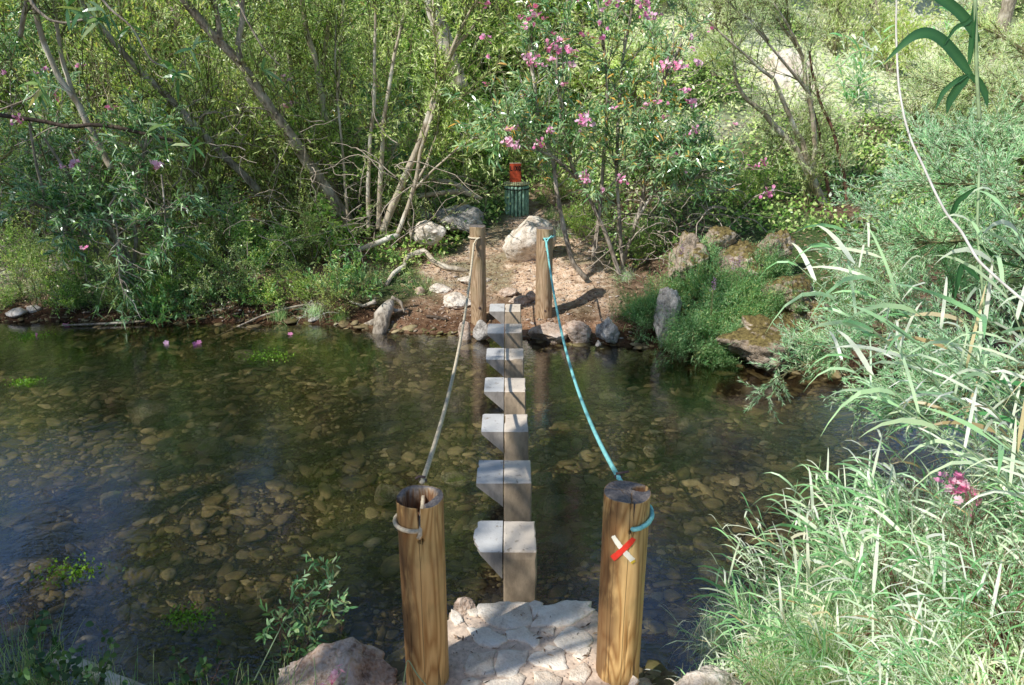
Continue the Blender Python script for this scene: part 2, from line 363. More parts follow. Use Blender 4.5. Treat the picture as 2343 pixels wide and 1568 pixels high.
def poly_tube(pts, rad, sides=10, noise=0., seed=0, twist=0., lobes=0):
    """one smooth tube through pts (resampled), radius list, closed ends"""
    pts = np.asarray(pts, float); rad = np.asarray(rad, float)*np.ones(len(pts))
    d = np.concatenate([[0], np.cumsum(np.linalg.norm(np.diff(pts, axis=0), axis=1))])
    step = max(min(rad.mean()*1.6, .12), .004); n = max(6, int(d[-1]/step)); n = min(n, 900)
    s = np.linspace(0, d[-1], n)
    # smooth catmull-like: interpolate then smooth
    q = np.stack([np.interp(s, d, pts[:, k]) for k in range(3)], 1); r = np.interp(s, d, rad)
    w = max(1, int(n/len(pts)/2.2))
    if w > 1:
        ker = np.hanning(2*w+1); ker /= ker.sum()
        for k in range(3): 
            e = np.pad(q[:, k], w, mode='reflect', reflect_type='odd'); q[:, k] = np.convolve(e, ker, 'valid')
    t = unit(np.gradient(q, axis=0)); ref = np.array([.13, .21, 1.]); 
    a = np.zeros_like(q); a[0] = unit(np.cross(t[0], ref))
    for k in range(1, n): a[k] = unit(a[k-1]-t[k]*np.dot(a[k-1], t[k]))
    b = np.cross(t, a); th = np.arange(sides)*2*PI/sides
    R_ = r[:, None]*np.ones((1, sides))
    if lobes: R_ = R_*(1+.34*np.abs(np.cos(lobes*.5*(th[None, :]-twist*s[:, None])))-.2)
    v = q[:, None] + R_[..., None]*(np.cos(th)[None, :, None]*a[:, None]+np.sin(th)[None, :, None]*b[:, None])
    if noise:
        nn = fbm(v, .35/max(r.mean(), .01), 3, seed)[..., None]; v = v+(v-q[:, None])*nn*noise
    i = np.arange(n*sides).reshape(n, sides)
    f = np.stack([i[:-1], np.roll(i, -1, 1)[:-1], np.roll(i, -1, 1)[1:], i[1:]], -1).reshape(-1, 4)
    v = v.reshape(-1, 3); nv = len(v); v = np.vstack([v, q[0], q[-1]])
    c0 = np.stack([np.roll(i[0], -1), i[0], np.full(sides, nv), np.full(sides, nv)], -1)
    c1 = np.stack([i[-1], np.roll(i[-1], -1), np.full(sides, nv+1), np.full(sides, nv+1)], -1)
    fl = f.tolist() + [[x[0], x[1], x[2]] for x in c0.tolist()] + [[x[0], x[1], x[2]] for x in c1.tolist()]
    return v, fl
def join(parts):
    vs = []; fs = []; o = 0
    for v, f in parts:
        vs.append(v); fs.append(np.asarray(f)+o); o += len(v)
    return np.vstack(vs), np.vstack(fs)
def joinl(parts):
    vs = []; fs = []; o = 0
    for v, f in parts:
        vs.append(v); fs += [[i+o for i in q] for q in (f if isinstance(f, list) else f.tolist())]; o += len(v)
    return np.vstack(vs), fs
SMALL = ([0, .5, 1], [.12, 1, .06]); LONG = ([0, .3, .7, 1], [.3, 1, .8, .03]); BLADE = ([0, .2, .45, .7, .88, 1], [.7, 1, .95, .7, .38, .02])
ROUND = ([0, .35, .75, 1], [.2, 1, .85, .15])
def leaves(rg, p, d, L, W, prof=SMALL, bend=.15, v=None, flat=0.):
    """leaf blades: p base (N,3), d direction, L,W arrays"""
    n = len(p); d = unit(d); S, Wd = prof
    rv = rg.normal(0, 1, (n, 3)); side = unit(np.cross(d, rv))
    if flat > 0:
        hs = unit(np.cross(d, LIGHT)+rg.normal(0, .25, (n, 3))); side = unit(side*(1-flat)+hs*flat)
    nr = np.cross(side, d); nr = nr*np.where(nr[:, 2:3] > 0, 1, -1)
    L = np.broadcast_to(L, (n,))[:, None]; W = np.broadcast_to(W, (n,))[:, None]; bend = np.broadcast_to(bend, (n,))[:, None]
    rows = []
    for s, w in zip(S, Wd):
        c = p + d*L*s*(1-.25*bend*s) + np.array([0, 0, -1.])*L*bend*s*s*s**.3
        rows += [c-side*W*w*.5, c+side*W*w*.5]
    k = len(rows); vv = np.stack(rows, 1).reshape(-1, 3)
    i = (np.arange(n)*k)[:, None, None] + np.array([[2*j, 2*j+1, 2*j+3, 2*j+2] for j in range(len(S)-1)])[None]
    if v is None: v = rg.beta(1.35, 1.15, n)
    return vv, i.reshape(-1, 4), np.repeat(v, k)
def leafobj(name, parts, mat, parent):
    vs = []; fs = []; at = []; o = 0
    for v, f, a in parts: vs.append(v); fs.append(f+o); at.append(a); o += len(v)
    return meshobj(name, np.vstack(vs), np.vstack(fs), mat, parent, False, {'v': np.concatenate(at)})
def pick(rg, pth, m, lo=0., hi=1.):
    """m random points (and tangents) on a set of paths (K,n,3)"""
    k = rg.integers(0, len(pth), m); n = pth.shape[1]; t = rg.uniform(lo, hi, m)*(n-1.001); i = t.astype(int); fr = (t-i)[:, None]
    a = pth[k, i]; b = pth[k, i+1]
    return a*(1-fr)+b*fr, unit(b-a)
def dirs(rg, t, spread, up=0.):
    return unit(t + rg.normal(0, spread, t.shape) + np.array([0, 0, up]))
def along(rg, tw, nl, lo=.1):
    """nl evenly spaced points per twig"""
    K_, n, _ = tw.shape; t = (np.linspace(lo, 1, nl)[None]+rg.uniform(-.5, .5, (K_, nl))*.5/nl).clip(0, .999)*(n-1); i = t.astype(int); fr = (t-i)[..., None]
    kk = np.arange(K_)[:, None]; a = tw[kk, i]; b = tw[kk, np.minimum(i+1, n-1)]
    return (a*(1-fr)+b*fr).reshape(-1, 3), unit(b-a+1e-6).reshape(-1, 3)
def flower_mesh(rg, n, spread=.05, size=.026, kind='pink'):
    ps = []
    for k in range(n):
        c = rg.normal(0, spread, 3)*np.array([1, 1, .7]); ax = unit(rg.normal(0, .6, 3)+np.array([0, -.5, .6])); s1 = unit(np.cross(ax, [0.3, .2, 1.])); s2 = np.cross(ax, s1)
        a = np.arange(5)*2*PI/5+rg.uniform(0, 6); d = np.cos(a)[:, None]*s1+np.sin(a)[:, None]*s2+ax*.25
        p = np.repeat(c[None], 5, 0); pv = rg.uniform(.2, 1)
        S, Wd = [0, .5, 1], [.25, 1, .75]; d = unit(d); sd = unit(np.cross(d, ax)); rows = []
        L = size*1.0; W = size*.8
        for s, w in zip(S, Wd): cc = p+d*L*s; rows += [cc-sd*W*w*.5, cc+sd*W*w*.5]
        st_, sf_ = tubes(np.stack([[0, 0, -.03], c*.5+[0, 0, -.015], c])[None], .0016, .0012, 3); ps.append((st_, sf_, np.full(len(st_), .1)))
        vv = np.stack(rows, 1).reshape(-1, 3); i = (np.arange(5)*6)[:, None, None]+np.array([[0, 1, 3, 2], [2, 3, 5, 4]])[None]
        ps.append((vv, i.reshape(-1, 4), np.full(30, pv)))
    return ps
# ------------------------------------------------------------------ species
SPEC = dict(
    willow=dict(h=2.6, ns=9, tilt=.28, r=.014, nsub=11, sl=.75, ntw=90, twl=.42, nl=13, L=(.055, .105), W=.0185, mat='willow', stem='stemg', up=.35, prof=SMALL, bend=.1, lsp=.55),
    bush=dict(h=1.6, ns=11, tilt=.55, r=.012, nsub=9, sl=.55, ntw=170, twl=.30, nl=11, L=(.05, .09), W=.035, mat='bush', stem='bark', up=.25, prof=SMALL, bend=.2, lsp=.9),
    oleander=dict(h=2.4, ns=10, tilt=.38, r=.017, nsub=7, sl=.7, ntw=120, twl=.35, nl=18, L=(.09, .15), W=.021, mat='oleander', stem='bark', up=.5, prof=LONG, bend=.25, lsp=.75),
    herb=dict(h=.75, ns=22, tilt=.30, r=.004, nsub=2, sl=.25, ntw=60, twl=.3, nl=16, L=(.05, .09), W=.011, mat='herb', stem='stemg', up=.6, prof=SMALL, bend=.3, lsp=.7),
    sapling=dict(h=.7, ns=5, tilt=.45, r=.005, nsub=3, sl=.25, ntw=18, twl=.22, nl=12, L=(.045, .075), W=.017, mat='herb', stem='stemr', up=.4, prof=ROUND, bend=.15, lsp=.8),
    shore=dict(h=.55, ns=7, tilt=.8, r=.005, nsub=3, sl=.25, ntw=26, twl=.22, nl=13, L=(.05, .08), W=.019, mat='herb', stem='stemg', up=.35, prof=ROUND, bend=.15, lsp=.8),
    bramble=dict(h=.5, ns=8, tilt=.9, r=.003, nsub=3, sl=.3, ntw=20, twl=.2, nl=8, L=(.04, .065), W=.034, mat='bramble', stem='stemr', up=.1, prof=ROUND, bend=.2, lsp=.9),
)
def plant(kind, seed, base=(0, 0, 0), name=None, label=None, cat='shrub', group=None, flowers=0, scale=1., lean=(0, 0, 0), rz=0, over=None, density=1.):
    s = dict(SPEC[kind]); s.update(over or {})
    rg = np.random.default_rng(seed)
    root = empty(name or kind, base, rz, label, cat, group)
    n = s['ns']; h = s['h']
    az = rg.uniform(0, 2*PI, n); tl = np.abs(rg.normal(0, s['tilt'], n))
    d0 = np.stack([np.cos(az)*np.sin(tl), np.sin(az)*np.sin(tl), np.cos(tl)], 1)+np.array(lean)
    p0 = np.stack([rg.normal(0, .07*h*.5, n), rg.normal(0, .07*h*.5, n), np.full(n, -.08)], 1)
    st = paths(rg, p0, d0, h*rg.uniform(.65, 1.1, n), 9, .35, .15)
    ns = n*s['nsub']; sp, stn = pick(rg, st, ns, .22, .97)
    sub = paths(rg, sp, dirs(rg, stn, .55, .1), s['sl']*rg.uniform(.5, 1.2, ns), 6, .5, .2)
    nt = int(s['ntw']*n/4*density); allp = sub
    tp, tt = pick(rg, sub, nt, .2, 1.); tw = paths(rg, tp, dirs(rg, tt, .5, s['up']*.5), s['twl']*rg.uniform(.6, 1.2, nt), 5, .35, s['up']*.3)
    parts = [tubes(st, s['r'], s['r']*.35, 6), tubes(sub, s['r']*.45, s['r']*.2, 4), tubes(tw, s['r']*.22, s['r']*.12, 3)]
    v, f = join(parts); meshobj('stem', v, f, M[s['stem']], root, True)
    lp, lt = along(rg, tw, s['nl'], .12); nl = len(lp)
    ld = dirs(rg, lt, s['lsp'], s['up']*.3); L = rg.uniform(*s['L'], nl)
    lf = leafobj('foliage', [leaves(rg, lp, ld, L, s['W']*L/np.mean(s['L']), s['prof'], s['bend'], None, .85)], M[s['mat']], root)
    if flowers:
        ends = tw[:, -1]; outer = ends[np.argsort(-(ends[:, 2]*.6+np.hypot(ends[:, 0], ends[:, 1])+rg.normal(0, .3, len(ends))))][:max(flowers*3, 1)]
        for k in range(flowers):
            q = outer[rg.integers(0, len(outer))]
            flower(rg, root, q, 'pink')
    root.scale = (scale,)*3
    return root
FM = {}
def flower(rg, parent, loc, kind='pink', size=1.):
    k = (kind, int(rg.integers(0, 5)))
    if k not in FM:
        r2 = np.random.default_rng(50+k[1]); o = leafobj('flower_cluster', flower_mesh(r2, [3, 5, 7, 9, 12][k[1]], [.02, .03, .04, .05, .06][k[1]], .030 if kind == 'pink' else .014), M[kind], None)
        FM[k] = o.data; bpy.data.objects.remove(o)
    c = bpy.data.objects.new('flower_cluster', FM[k]); col.objects.link(c); c.parent = parent; c.location = tuple(loc); c.rotation_euler = (0, 0, rg.uniform(0, 6)); c.scale = (size,)*3
    return c
def blades(name, seed, n, rad, L, W, mat, parent=None, tilt=.5, bend=(.2, .9), lean=(0, 0, 0)):
    rg = np.random.default_rng(seed)
    p = np.stack([rg.normal(0, rad, n), rg.normal(0, rad, n), np.full(n, -.03)], 1); az = rg.uniform(0, 2*PI, n); tl = np.abs(rg.normal(0, tilt, n))
    d = np.stack([np.cos(az)*np.sin(tl), np.sin(az)*np.sin(tl), np.cos(tl)], 1)+np.array(lean)
    LL = rg.uniform(*L, n); return leafobj(name, [leaves(rg, p, d, LL, rg.uniform(*W, n), BLADE, rg.uniform(*bend, n), None, .88)], M[mat], parent)
def reed(seed, name='reed', ns=5, h=(.8, 1.3), lean=(-.5, 0, 0), mat='reed', lw=(.018, .034), ll=(.30, .55)):
    """clump of leafy reed stems"""
    rg = np.random.default_rng(seed); root = empty(name)
    p0 = np.stack([rg.normal(0, .10, ns), rg.normal(0, .10, ns), np.full(ns, -.1)], 1)
    d0 = np.array([0, 0, 1.])+np.array(lean)+rg.normal(0, .16, (ns, 3)); st = paths(rg, p0, d0, rg.uniform(*h, ns), 12, .12, -.25)
    v, f = tubes(st, .0048, .0022, 6); meshobj('stem', v, f, M['reedstem'], root, True)
    nl = 11; lp, lt = along(rg, st, nl, .18); m = len(lp)
    az = np.repeat(rg.uniform(0, 2*PI, ns), nl)+np.tile(np.arange(nl), ns)*PI+rg.normal(0, .5, m)
    out = np.stack([np.cos(az), np.sin(az), np.zeros(m)], 1)
    L = rg.uniform(*ll, m)*np.tile(1-np.abs(np.linspace(-.5, .7, nl))*.6, ns)
    lv = leaves(rg, lp, unit(lt*.75+out*rg.uniform(.35, .9, m)[:, None]), L, rg.uniform(*lw, m), BLADE, rg.uniform(.15, .75, m), None, .9)
    leafobj('foliage', [lv], M[mat], root); return root
# ------------------------------------------------------------------ rocks
def ico(sub):
    bm = bmesh.new(); bmesh.ops.create_icosphere(bm, subdivisions=sub, radius=1); bm.verts.ensure_lookup_table()
    v = np.array([x.co[:] for x in bm.verts]); f = np.array([[y.index for y in x.verts] for x in bm.faces]); bm.free(); return v, f
ICO = {k: ico(k) for k in (1, 2, 3, 5)}
def rock_mesh(seed, size, sub=5, cuts=9, rough=.12, freq=1.3):
    rg = np.random.default_rng(seed); v, f = ICO[sub]; v = v.copy()
    for k in range(cuts):
        n = unit(rg.normal(0, 1, 3)); c = rg.uniform(.5, .85); d = v@n; ex = np.clip(d-c, 0, None); v = v-n*(ex*.88)[:, None]
    nr = unit(v); off = rg.uniform(0, 50, 3)
    v = v*(1+rough*fbm(v+off, freq, 3, seed)[:, None]+rough*.55*(np.abs(fbm(v+off, freq*3.2, 3, seed+5))-.35)[:, None]+rough*.18*fbm(v+off, freq*11, 2, seed+8)[:, None])
    return v*np.array(size)*.5, f
def rock(name, px, py, wpx, hpx, d=None, mat='rockp', label='', cat='rock', group=None, seed=None, depth=1., sub=5, rough=.14, z=None, rz=None, sink=.12, tilt=0, freq=1.3, cuts=9):
    """rock whose image centre is (px,py), width/height in px"""
    seed = seed if seed is not None else int(px*7+py)
    if d is None: d = ground_hit(px, py+hpx*.5)[1]+.08
    c = P(px, py, d); w = K(wpx, d*1.02); h = K(hpx, d*1.02)*.98
    dd = w*depth*.8
    v, f = rock_mesh(seed, (w*1.08, dd*1.08, h*(1.1+sink)), sub, cuts, rough, freq)
    o = meshobj(name, v, f, M[mat], None, sub < 5 or True)
    o.location = (c[0], c[1]+dd*.25, c[2]-h*sink*.5); o.rotation_euler = (0, tilt, rz if rz is not None else 0)
    tag(o, label, cat, group); return o
# ================================================================== WORLD, SUN, CAMERA
SUN_AZ = np.array([-.77, -.64]); EL = R(44.5)
tosun = np.array([SUN_AZ[0]*math.cos(EL), SUN_AZ[1]*math.cos(EL), math.sin(EL)]); tosun /= np.linalg.norm(tosun)
w = bpy.data.worlds.new("World"); sc.world = w; w.use_nodes = True
nt = w.node_tree; bg = nt.nodes['Background']; sky = nt.nodes.new('ShaderNodeTexSky'); sky.sky_type = 'NISHITA'
sky.sun_disc = False; sky.ozone_density = 3.2; sky.dust_density = .5; sky.sun_elevation = EL; sky.sun_rotation = math.atan2(tosun[0], tosun[1])
nt.links.new(sky.outputs[0], bg.inputs[0]); bg.inputs[1].default_value = .15
sd = bpy.data.lights.new('sun', 'SUN'); sd.energy = 5.; sd.angle = R(.6); sd.color = (1, .98, .94)
so = bpy.data.objects.new('sun', sd); col.objects.link(so); so.rotation_euler = Vector((-tosun[0], -tosun[1], -tosun[2])).to_track_quat('-Z', 'Y').to_euler()
cd = bpy.data.cameras.new('camera'); cam = bpy.data.objects.new('camera', cd); col.objects.link(cam); sc.camera = cam
cd.lens = 1786/2342*36; cd.sensor_width = 36; cd.clip_end = 800; cd.clip_start = .05
sc.cycles.diffuse_bounces = 4; sc.cycles.transmission_bounces = 8
cam.location = (0, 0, CAMZ); cam.rotation_euler = (PI/2-PIT, 0, 0)
sc.view_settings.view_transform = 'Standard'; sc.view_settings.look = 'None'; sc.view_settings.exposure = 0
sc.cycles.transparent_max_bounces = 16; sc.cycles.max_bounces = 12; sc.cycles.caustics_reflective = False
# ================================================================== GROUND
def axis(lo, f0, f1, hi, st, g=1.12):
    a = list(np.arange(f0, f1, st)); s = st; x = f0
    L_ = []
    while x > lo: s *= g; x -= s; L_.append(x)
    s = st; x = a[-1]; U = []
    while x < hi: s *= g; x += s; U.append(x)
    return np.array(L_[::-1]+a+U)
xa = axis(-150, -8.5, 8.5, 150, .055); ya = axis(-60, 1.6, 14.5, 160, .055)
X, Y = np.meshgrid(xa, ya); Z = H(X, Y)
def masks(X, Y):
    p = np.stack([X, Y, 0*X], -1)
    ys = np.interp(X, FSX, FSY); yn_ = np.interp(X, NSX, NSY); t = Y-ys
    cx = -.22+.17*(Y-9.5)
    wd = np.interp(Y, [9, 10.5, 12, 13.5, 16], [1.9, 1.6, 1.25, 1.0, .3]); path = sm((wd+.5*vn(p, 1.1, 2)+.25*vn(p, 3.3, 4)-np.abs(X-cx))/.5)*(t > -.1)*sm((15-Y)/2)*(.35+.65*sm((fbm(p, 1.6, 3, 77)+.5)/.6))
    path = np.maximum(path, ((Y < yn_) & (np.abs(X) < 1.2))*1.0)
    green = sm((vn(p, .7, 8)+.25+(t-3)*.12)/.5)*(1-path)*(t > .5)
    dry = sm((X-1.2-.12*(Y-12))/1.5)*sm((Y-14)/2.)*sm((fbm(p, .45, 3, 14)+.6)/.5)
    dry = np.maximum(dry, sm((-X-5.2)/1)*sm((t-.2)/.6)*sm((3-t)/1)*.45*sm(vn(p, 3, 5)+.6))
    land = np.maximum(t, yn_-Y); bed = sm(-land/.12+.4); wet = sm((.30-Z_(X, Y))/.22)
    return path, green, dry, bed, wet
Z_ = lambda X, Y: H(X, Y)
pa, gr, dr, be, we = masks(X, Y)
ny, nx = X.shape; idx = np.arange(ny*nx).reshape(ny, nx)
fq = np.stack([idx[:-1, :-1], idx[:-1, 1:], idx[1:, 1:], idx[1:, :-1]], -1).reshape(-1, 4)
g = meshobj('ground', np.stack([X, Y, Z], -1).reshape(-1, 3), fq, M['ground'], None, True,
            {'path': pa.ravel(), 'green': gr.ravel(), 'dry': dr.ravel(), 'bed': be.ravel(), 'wet': we.ravel()})
tag(g, kind='structure')
wx = np.linspace(-45, 45, 3); wy = np.array([2.2, 7, 13.]); WX, WY = np.meshgrid(wx, wy)
o = meshobj('water', np.stack([WX, WY, 0*WX], -1).reshape(-1, 3), [[0, 1, 4, 3], [1, 2, 5, 4], [3, 4, 7, 6], [4, 5, 8, 7]], M['water']); tag(o, kind='structure')
# ================================================================== COBBLES AND GRAVEL (nobody could count them)
def scatter_stones(name, n, region, size, mat, seed, sub=1, flat=.45, zoff=.0, accept=None, label=None, cat=None):
    rg = np.random.default_rng(seed); x = rg.uniform(region[0], region[1], n*3); y = rg.uniform(region[2], region[3], n*3)
    k = accept(x, y, rg); x, y = x[k][:n], y[k][:n]; n = len(x)
    z = H(x, y) if name != 'grit' else np.full(n, PZ+.001); s = size[0]*(size[1]/size[0])**(rg.uniform(0, 1, n)**1.7)
    T = []
    for q in range(10):
        v, f = rock_mesh(seed*100+q, (2, 2, 2), sub, 11, .13, 1.4); T.append(v)
    T = np.stack(T); v = T[rg.integers(0, 10, n)].copy()
    v *= np.stack([rg.uniform(.8, 1.45, n), rg.uniform(.5, .95, n), rg.uniform(.7, 1.2, n)*flat], 1)[:, None]
    a = rg.uniform(0, 2*PI, n); ca, sa = np.cos(a)[:, None], np.sin(a)[:, None]
    vx = v[..., 0]*ca-v[..., 1]*sa; vy = v[..., 0]*sa+v[..., 1]*ca; tx = rg.normal(0, .16, (n, 1)); ty = rg.normal(0, .16, (n, 1))
    vz = v[..., 2]+vx*tx+vy*ty
    sz = (s*.5)[:, None]; V = np.stack([vx*sz+x[:, None], vy*sz+y[:, None], vz*sz+(z+(zoff+(rg.uniform(-.2, .06, n) if mat == 'cobble' else 0))*s)[:, None]], -1)
    Fc = (np.arange(n)*v.shape[1])[:, None, None]+f[None]
    at = np.repeat(rg.beta(2, 2.2, n), v.shape[1])
    o = meshobj(name, V.reshape(-1, 3), Fc.reshape(-1, 3), M[mat], None, True, {'v': at}); return tag(o, label, cat, None, 'stuff')
def inwater(x, y, rg): 
    return (y > np.interp(x, NSX, NSY)-.35) & (y < np.interp(x, FSX, FSY)+.1)
scatter_stones('cobbles', 13500, (-8, 7, 3, 10.2), (.05, .26), 'cobble', 11, 2, .28, .04, inwater, 'olive brown cobbles covering the bed of the clear stream', 'cobbles')
scatter_stones('pebbles', 16000, (-8, 7, 3, 10.2), (.03, .10), 'cobble', 12, 1, .45, .1, inwater, 'small brown pebbles between the cobbles of the stream bed', 'pebbles')
def onpath(x, y, rg): 
    m = masks(x, y); land = y-np.interp(x, FSX, FSY); return ((land > .0) & (rg.uniform(0, 1, len(x)) < m[0]+.2*sm(1.2-land)))
scatter_stones('gravel', 5200, (-5.5, 4, 8.3, 15), (.015, .085), 'gravel', 13, 1, .45, .1, onpath, 'pinkish gravel and flat chips scattered over the far path and shore', 'gravel')
scatter_stones('gravel', 2600, (-9, -3.5, 9.8, 13), (.015, .10), 'gravel', 15, 1, .45, .1, lambda x, y, rg: (y > np.interp(x, FSX, FSY)+.05), 'pale stones and chips scattered over the far left bank', 'gravel')
def nearb(x, y, rg): return (y < np.interp(x, NSX, NSY)-.02) & (np.abs(x) > .2)
scatter_stones('bank_gravel', 700, (-3.5, 3.5, 2, 4.8), (.012, .05), 'gravel', 14, 1, .5, .1, nearb, 'small stones on the near bank beside the paved platform', 'gravel')
# leaf litter
def litter(name, n, region, seed, accept, label, L=(.03, .08)):
    rg = np.random.default_rng(seed); x = rg.uniform(region[0], region[1], n*4); y = rg.uniform(region[2], region[3], n*4)
    k = accept(x, y, rg); x, y = x[k][:n], y[k][:n]; n = len(x)
    a = rg.uniform(0, 2*PI, n); d = np.stack([np.cos(a), np.sin(a), rg.normal(0, .25, n)], 1)
    l = rg.uniform(*L, n); o = leafobj(name, [leaves(rg, np.stack([x, y, H(x, y)+.012], 1), d, l, l*rg.uniform(.16, .32, n), SMALL, rg.uniform(-.1, .15, n), None, .85)], M['litter'], None)
    return tag(o, label, 'leaf litter', None, 'stuff')
litter('leaf_litter', 22000, (-9, 7, 8, 17), 21, lambda x, y, rg: (y > np.interp(x, FSX, FSY)+.12) & (rg.uniform(0, 1, len(x)) > .45*masks(x, y)[0]), 'dry brown fallen leaves carpeting the far bank under the trees')
litter('near_litter', 900, (-3.5, 3.5, 2, 4.6), 22, lambda x, y, rg: (y < np.interp(x, NSX, NSY)-.05) & (np.abs(x-.05) > .62), 'dry fallen leaves on the near bank')
r2 = np.random.default_rng(88); n = 70; x = r2.uniform(-.3, .42, n); y = r2.uniform(2.75, 3.42, n); d = r2.normal(0, 1, (n, 3))*np.array([1, 1, .12]); l = r2.uniform(.015, .045, n)
o = leafobj('leaf_litter', [leaves(r2, np.stack([x, y, np.full(n, .499)], 1), d, l, l*r2.uniform(.15, .35, n), SMALL, .02, None, .85)], M['litter'], None); tag(o, 'few dry leaf scraps lying on the paved landing', 'leaf litter', None, 'stuff')
# low ground cover over slopes
def cover(name, n, region, seed, accept, mat, L, W, label, hgt=.18, prof=SMALL, flat=.85, up=.5, bend=.2):
    rg = np.random.default_rng(seed); x = rg.uniform(region[0], region[1], n*4); y = rg.uniform(region[2], region[3], n*4)
    k = accept(x, y, rg); x, y = x[k][:n], y[k][:n]; n = len(x); z = H(x, y)+np.abs(rg.normal(0, hgt, n))
    d = rg.normal(0, 1, (n, 3))+np.array([0, 0, up]); l = rg.uniform(*L, n)
    o = leafobj(name, [leaves(rg, np.stack([x, y, z], 1), d, l, l*W, prof, bend, None, flat)], M[mat], None)
    return tag(o, label, 'ground cover', None, 'stuff')
def clump(x, y, s, thr, f=.9): return vn(np.stack([x, y, 0*x], -1), f, s) > thr
cover('ground_ivy', 52000, (-13, 9, 11, 24), 31, lambda x, y, rg: (y > np.interp(x, FSX, FSY)+1.6) & (masks(x, y)[0] < .3) & clump(x, y, 8, -.35) & (masks(x, y)[2] < rg.uniform(0, 1, len(x))), 'bush', (.05, .09), .62, 'low leafy green ground cover spreading over the shaded far slope', .16)
cover('slope_scrub', 30000, (1, 18, 13.5, 28), 32, lambda x, y, rg: clump(x, y, 9, -.25), 'palescrub', (.06, .13), .4, 'pale green low scrub covering the sunlit slope on the right', .12)
cover('shore_grass', 9000, (-8, 1.6, 9.3, 14), 33, lambda x, y, rg: (y > np.interp(x, FSX, FSY)+.1) & (masks(x, y)[0] < .25) & clump(x, y, 44, .12, 1.3), 'grass', (.08, .22), .03, 'thin patches of fine green grass on the far left bank', .0, BLADE, .5, 1.6, .35)
cover('bank_grass', 30000, (.85, 5.5, 2.0, 6.2), 34, lambda x, y, rg: (y < np.interp(x, NSX, NSY)-.06) & (x > .95+.1*rg.normal(0, 1, len(x))), 'grassp', (.10, .34), .030, 'pale sunlit grass covering the near right bank', .02, BLADE, .5, 1.3, .45)
# ================================================================== PAVED PLATFORM
PZ = .49
def c8(cx, cy, z=PZ+.006):
    return G((1300+.5548*cx)/1.6533, (1722+.5548*cy)/1.6533, z)
plat = empty('stone_platform', (0, 3.2, PZ), 0, 'paved stone landing of pale irregular slabs set in sandy mortar between the two near posts', 'stone platform')
def slab(name, pts, ztop, thick, mat, parent, bev=.008, seed=0, wob=.004):
    pts = [np.array(p) for p in pts]; rg = np.random.default_rng(seed)
    out = []
    for i in range(len(pts)):
        a, b = pts[i], pts[(i+1) % len(pts)]; m = max(1, int(np.linalg.norm(b-a)/.02))
        for k in range(m): out.append(a+(b-a)*k/m)
    out = np.array(out); c = out.mean(0); l = np.linalg.norm((out-c)[:, :2], axis=1)[:, None]; out = c+(out-c)*(1+wob*2.2*fbm(out+seed*3.7, 22, 3, seed)[:, None]/l)
    out[:, :2] += rg.normal(0, .0012, (len(out), 2)); n = len(out); c = out.mean(0); out = c+(out-c)*(1.07 if mat != 'mortar' else 1.); ring = []
    tz = lambda q: ztop+.004*vn(np.c_[q[:, :2], np.full(len(q), seed)], 14, 3)+.002*vn(np.c_[q[:, :2], np.full(len(q), seed)], 45, 5)
    for sc_, dz in ((1.0, -thick), (1.0, -bev), (None, 0), (.8, .001), (.6, .0015), (.4, .0015), (.2, .001)):
        if sc_ is None:
            v = out-c; l = np.linalg.norm(v[:, :2], axis=1)[:, None]; q = c+v*(1-bev/np.maximum(l, .01))
        else: q = c+(out-c)*sc_
        q = q.copy(); q[:, 2] = (tz(q) if dz > -bev*1.5 else ztop)+dz; ring.append(q)
    v = np.vstack(ring+[np.array([[c[0], c[1], ztop+.001]])]); i = np.arange(n*len(ring)).reshape(len(ring), n); ii = np.roll(i, -1, 1)
    f = np.stack([i[:-1], ii[:-1], ii[1:], i[1:]], -1).reshape(-1, 4).tolist()+[[i[-1][k], ii[-1][k], n*len(ring)] for k in range(n)]
    o = meshobj(name, v-np.array([*c[:2], ztop]), f, M[mat], parent, True)
    pl = np.array(parent.location) if parent is not None else np.zeros(3)
    o.location = tuple(np.array([c[0], c[1], ztop])-pl); return o
outl = [(640, 1568), (690, 1300), (700, 1110), (715, 1028), (760, 1040), (800, 1085), (830, 1040), (915, 1035), (950, 1008), (1180, 994), (1300, 990), (1500, 993), (1685, 992), (1735, 1030), (1790, 1250), (1850, 1500), (1900, 1600)]
bb = [c8(*q) for q in outl]; bb = [np.array([q[0], q[1], PZ]) for q in bb] + [np.array([.62, 2.2, PZ]), np.array([-.5, 2.2, PZ])]
slab('mortar_bed', bb, PZ-.006, .75, 'mortar', plat, .03, 3, .008)
scatter_stones('grit', 900, (-.32, .42, 2.7, 3.45), (.003, .012), 'gravel', 17, 1, .5, PZ*0, lambda x, y, rg: x > -9, 'fine grit scattered over the paved landing', 'grit')
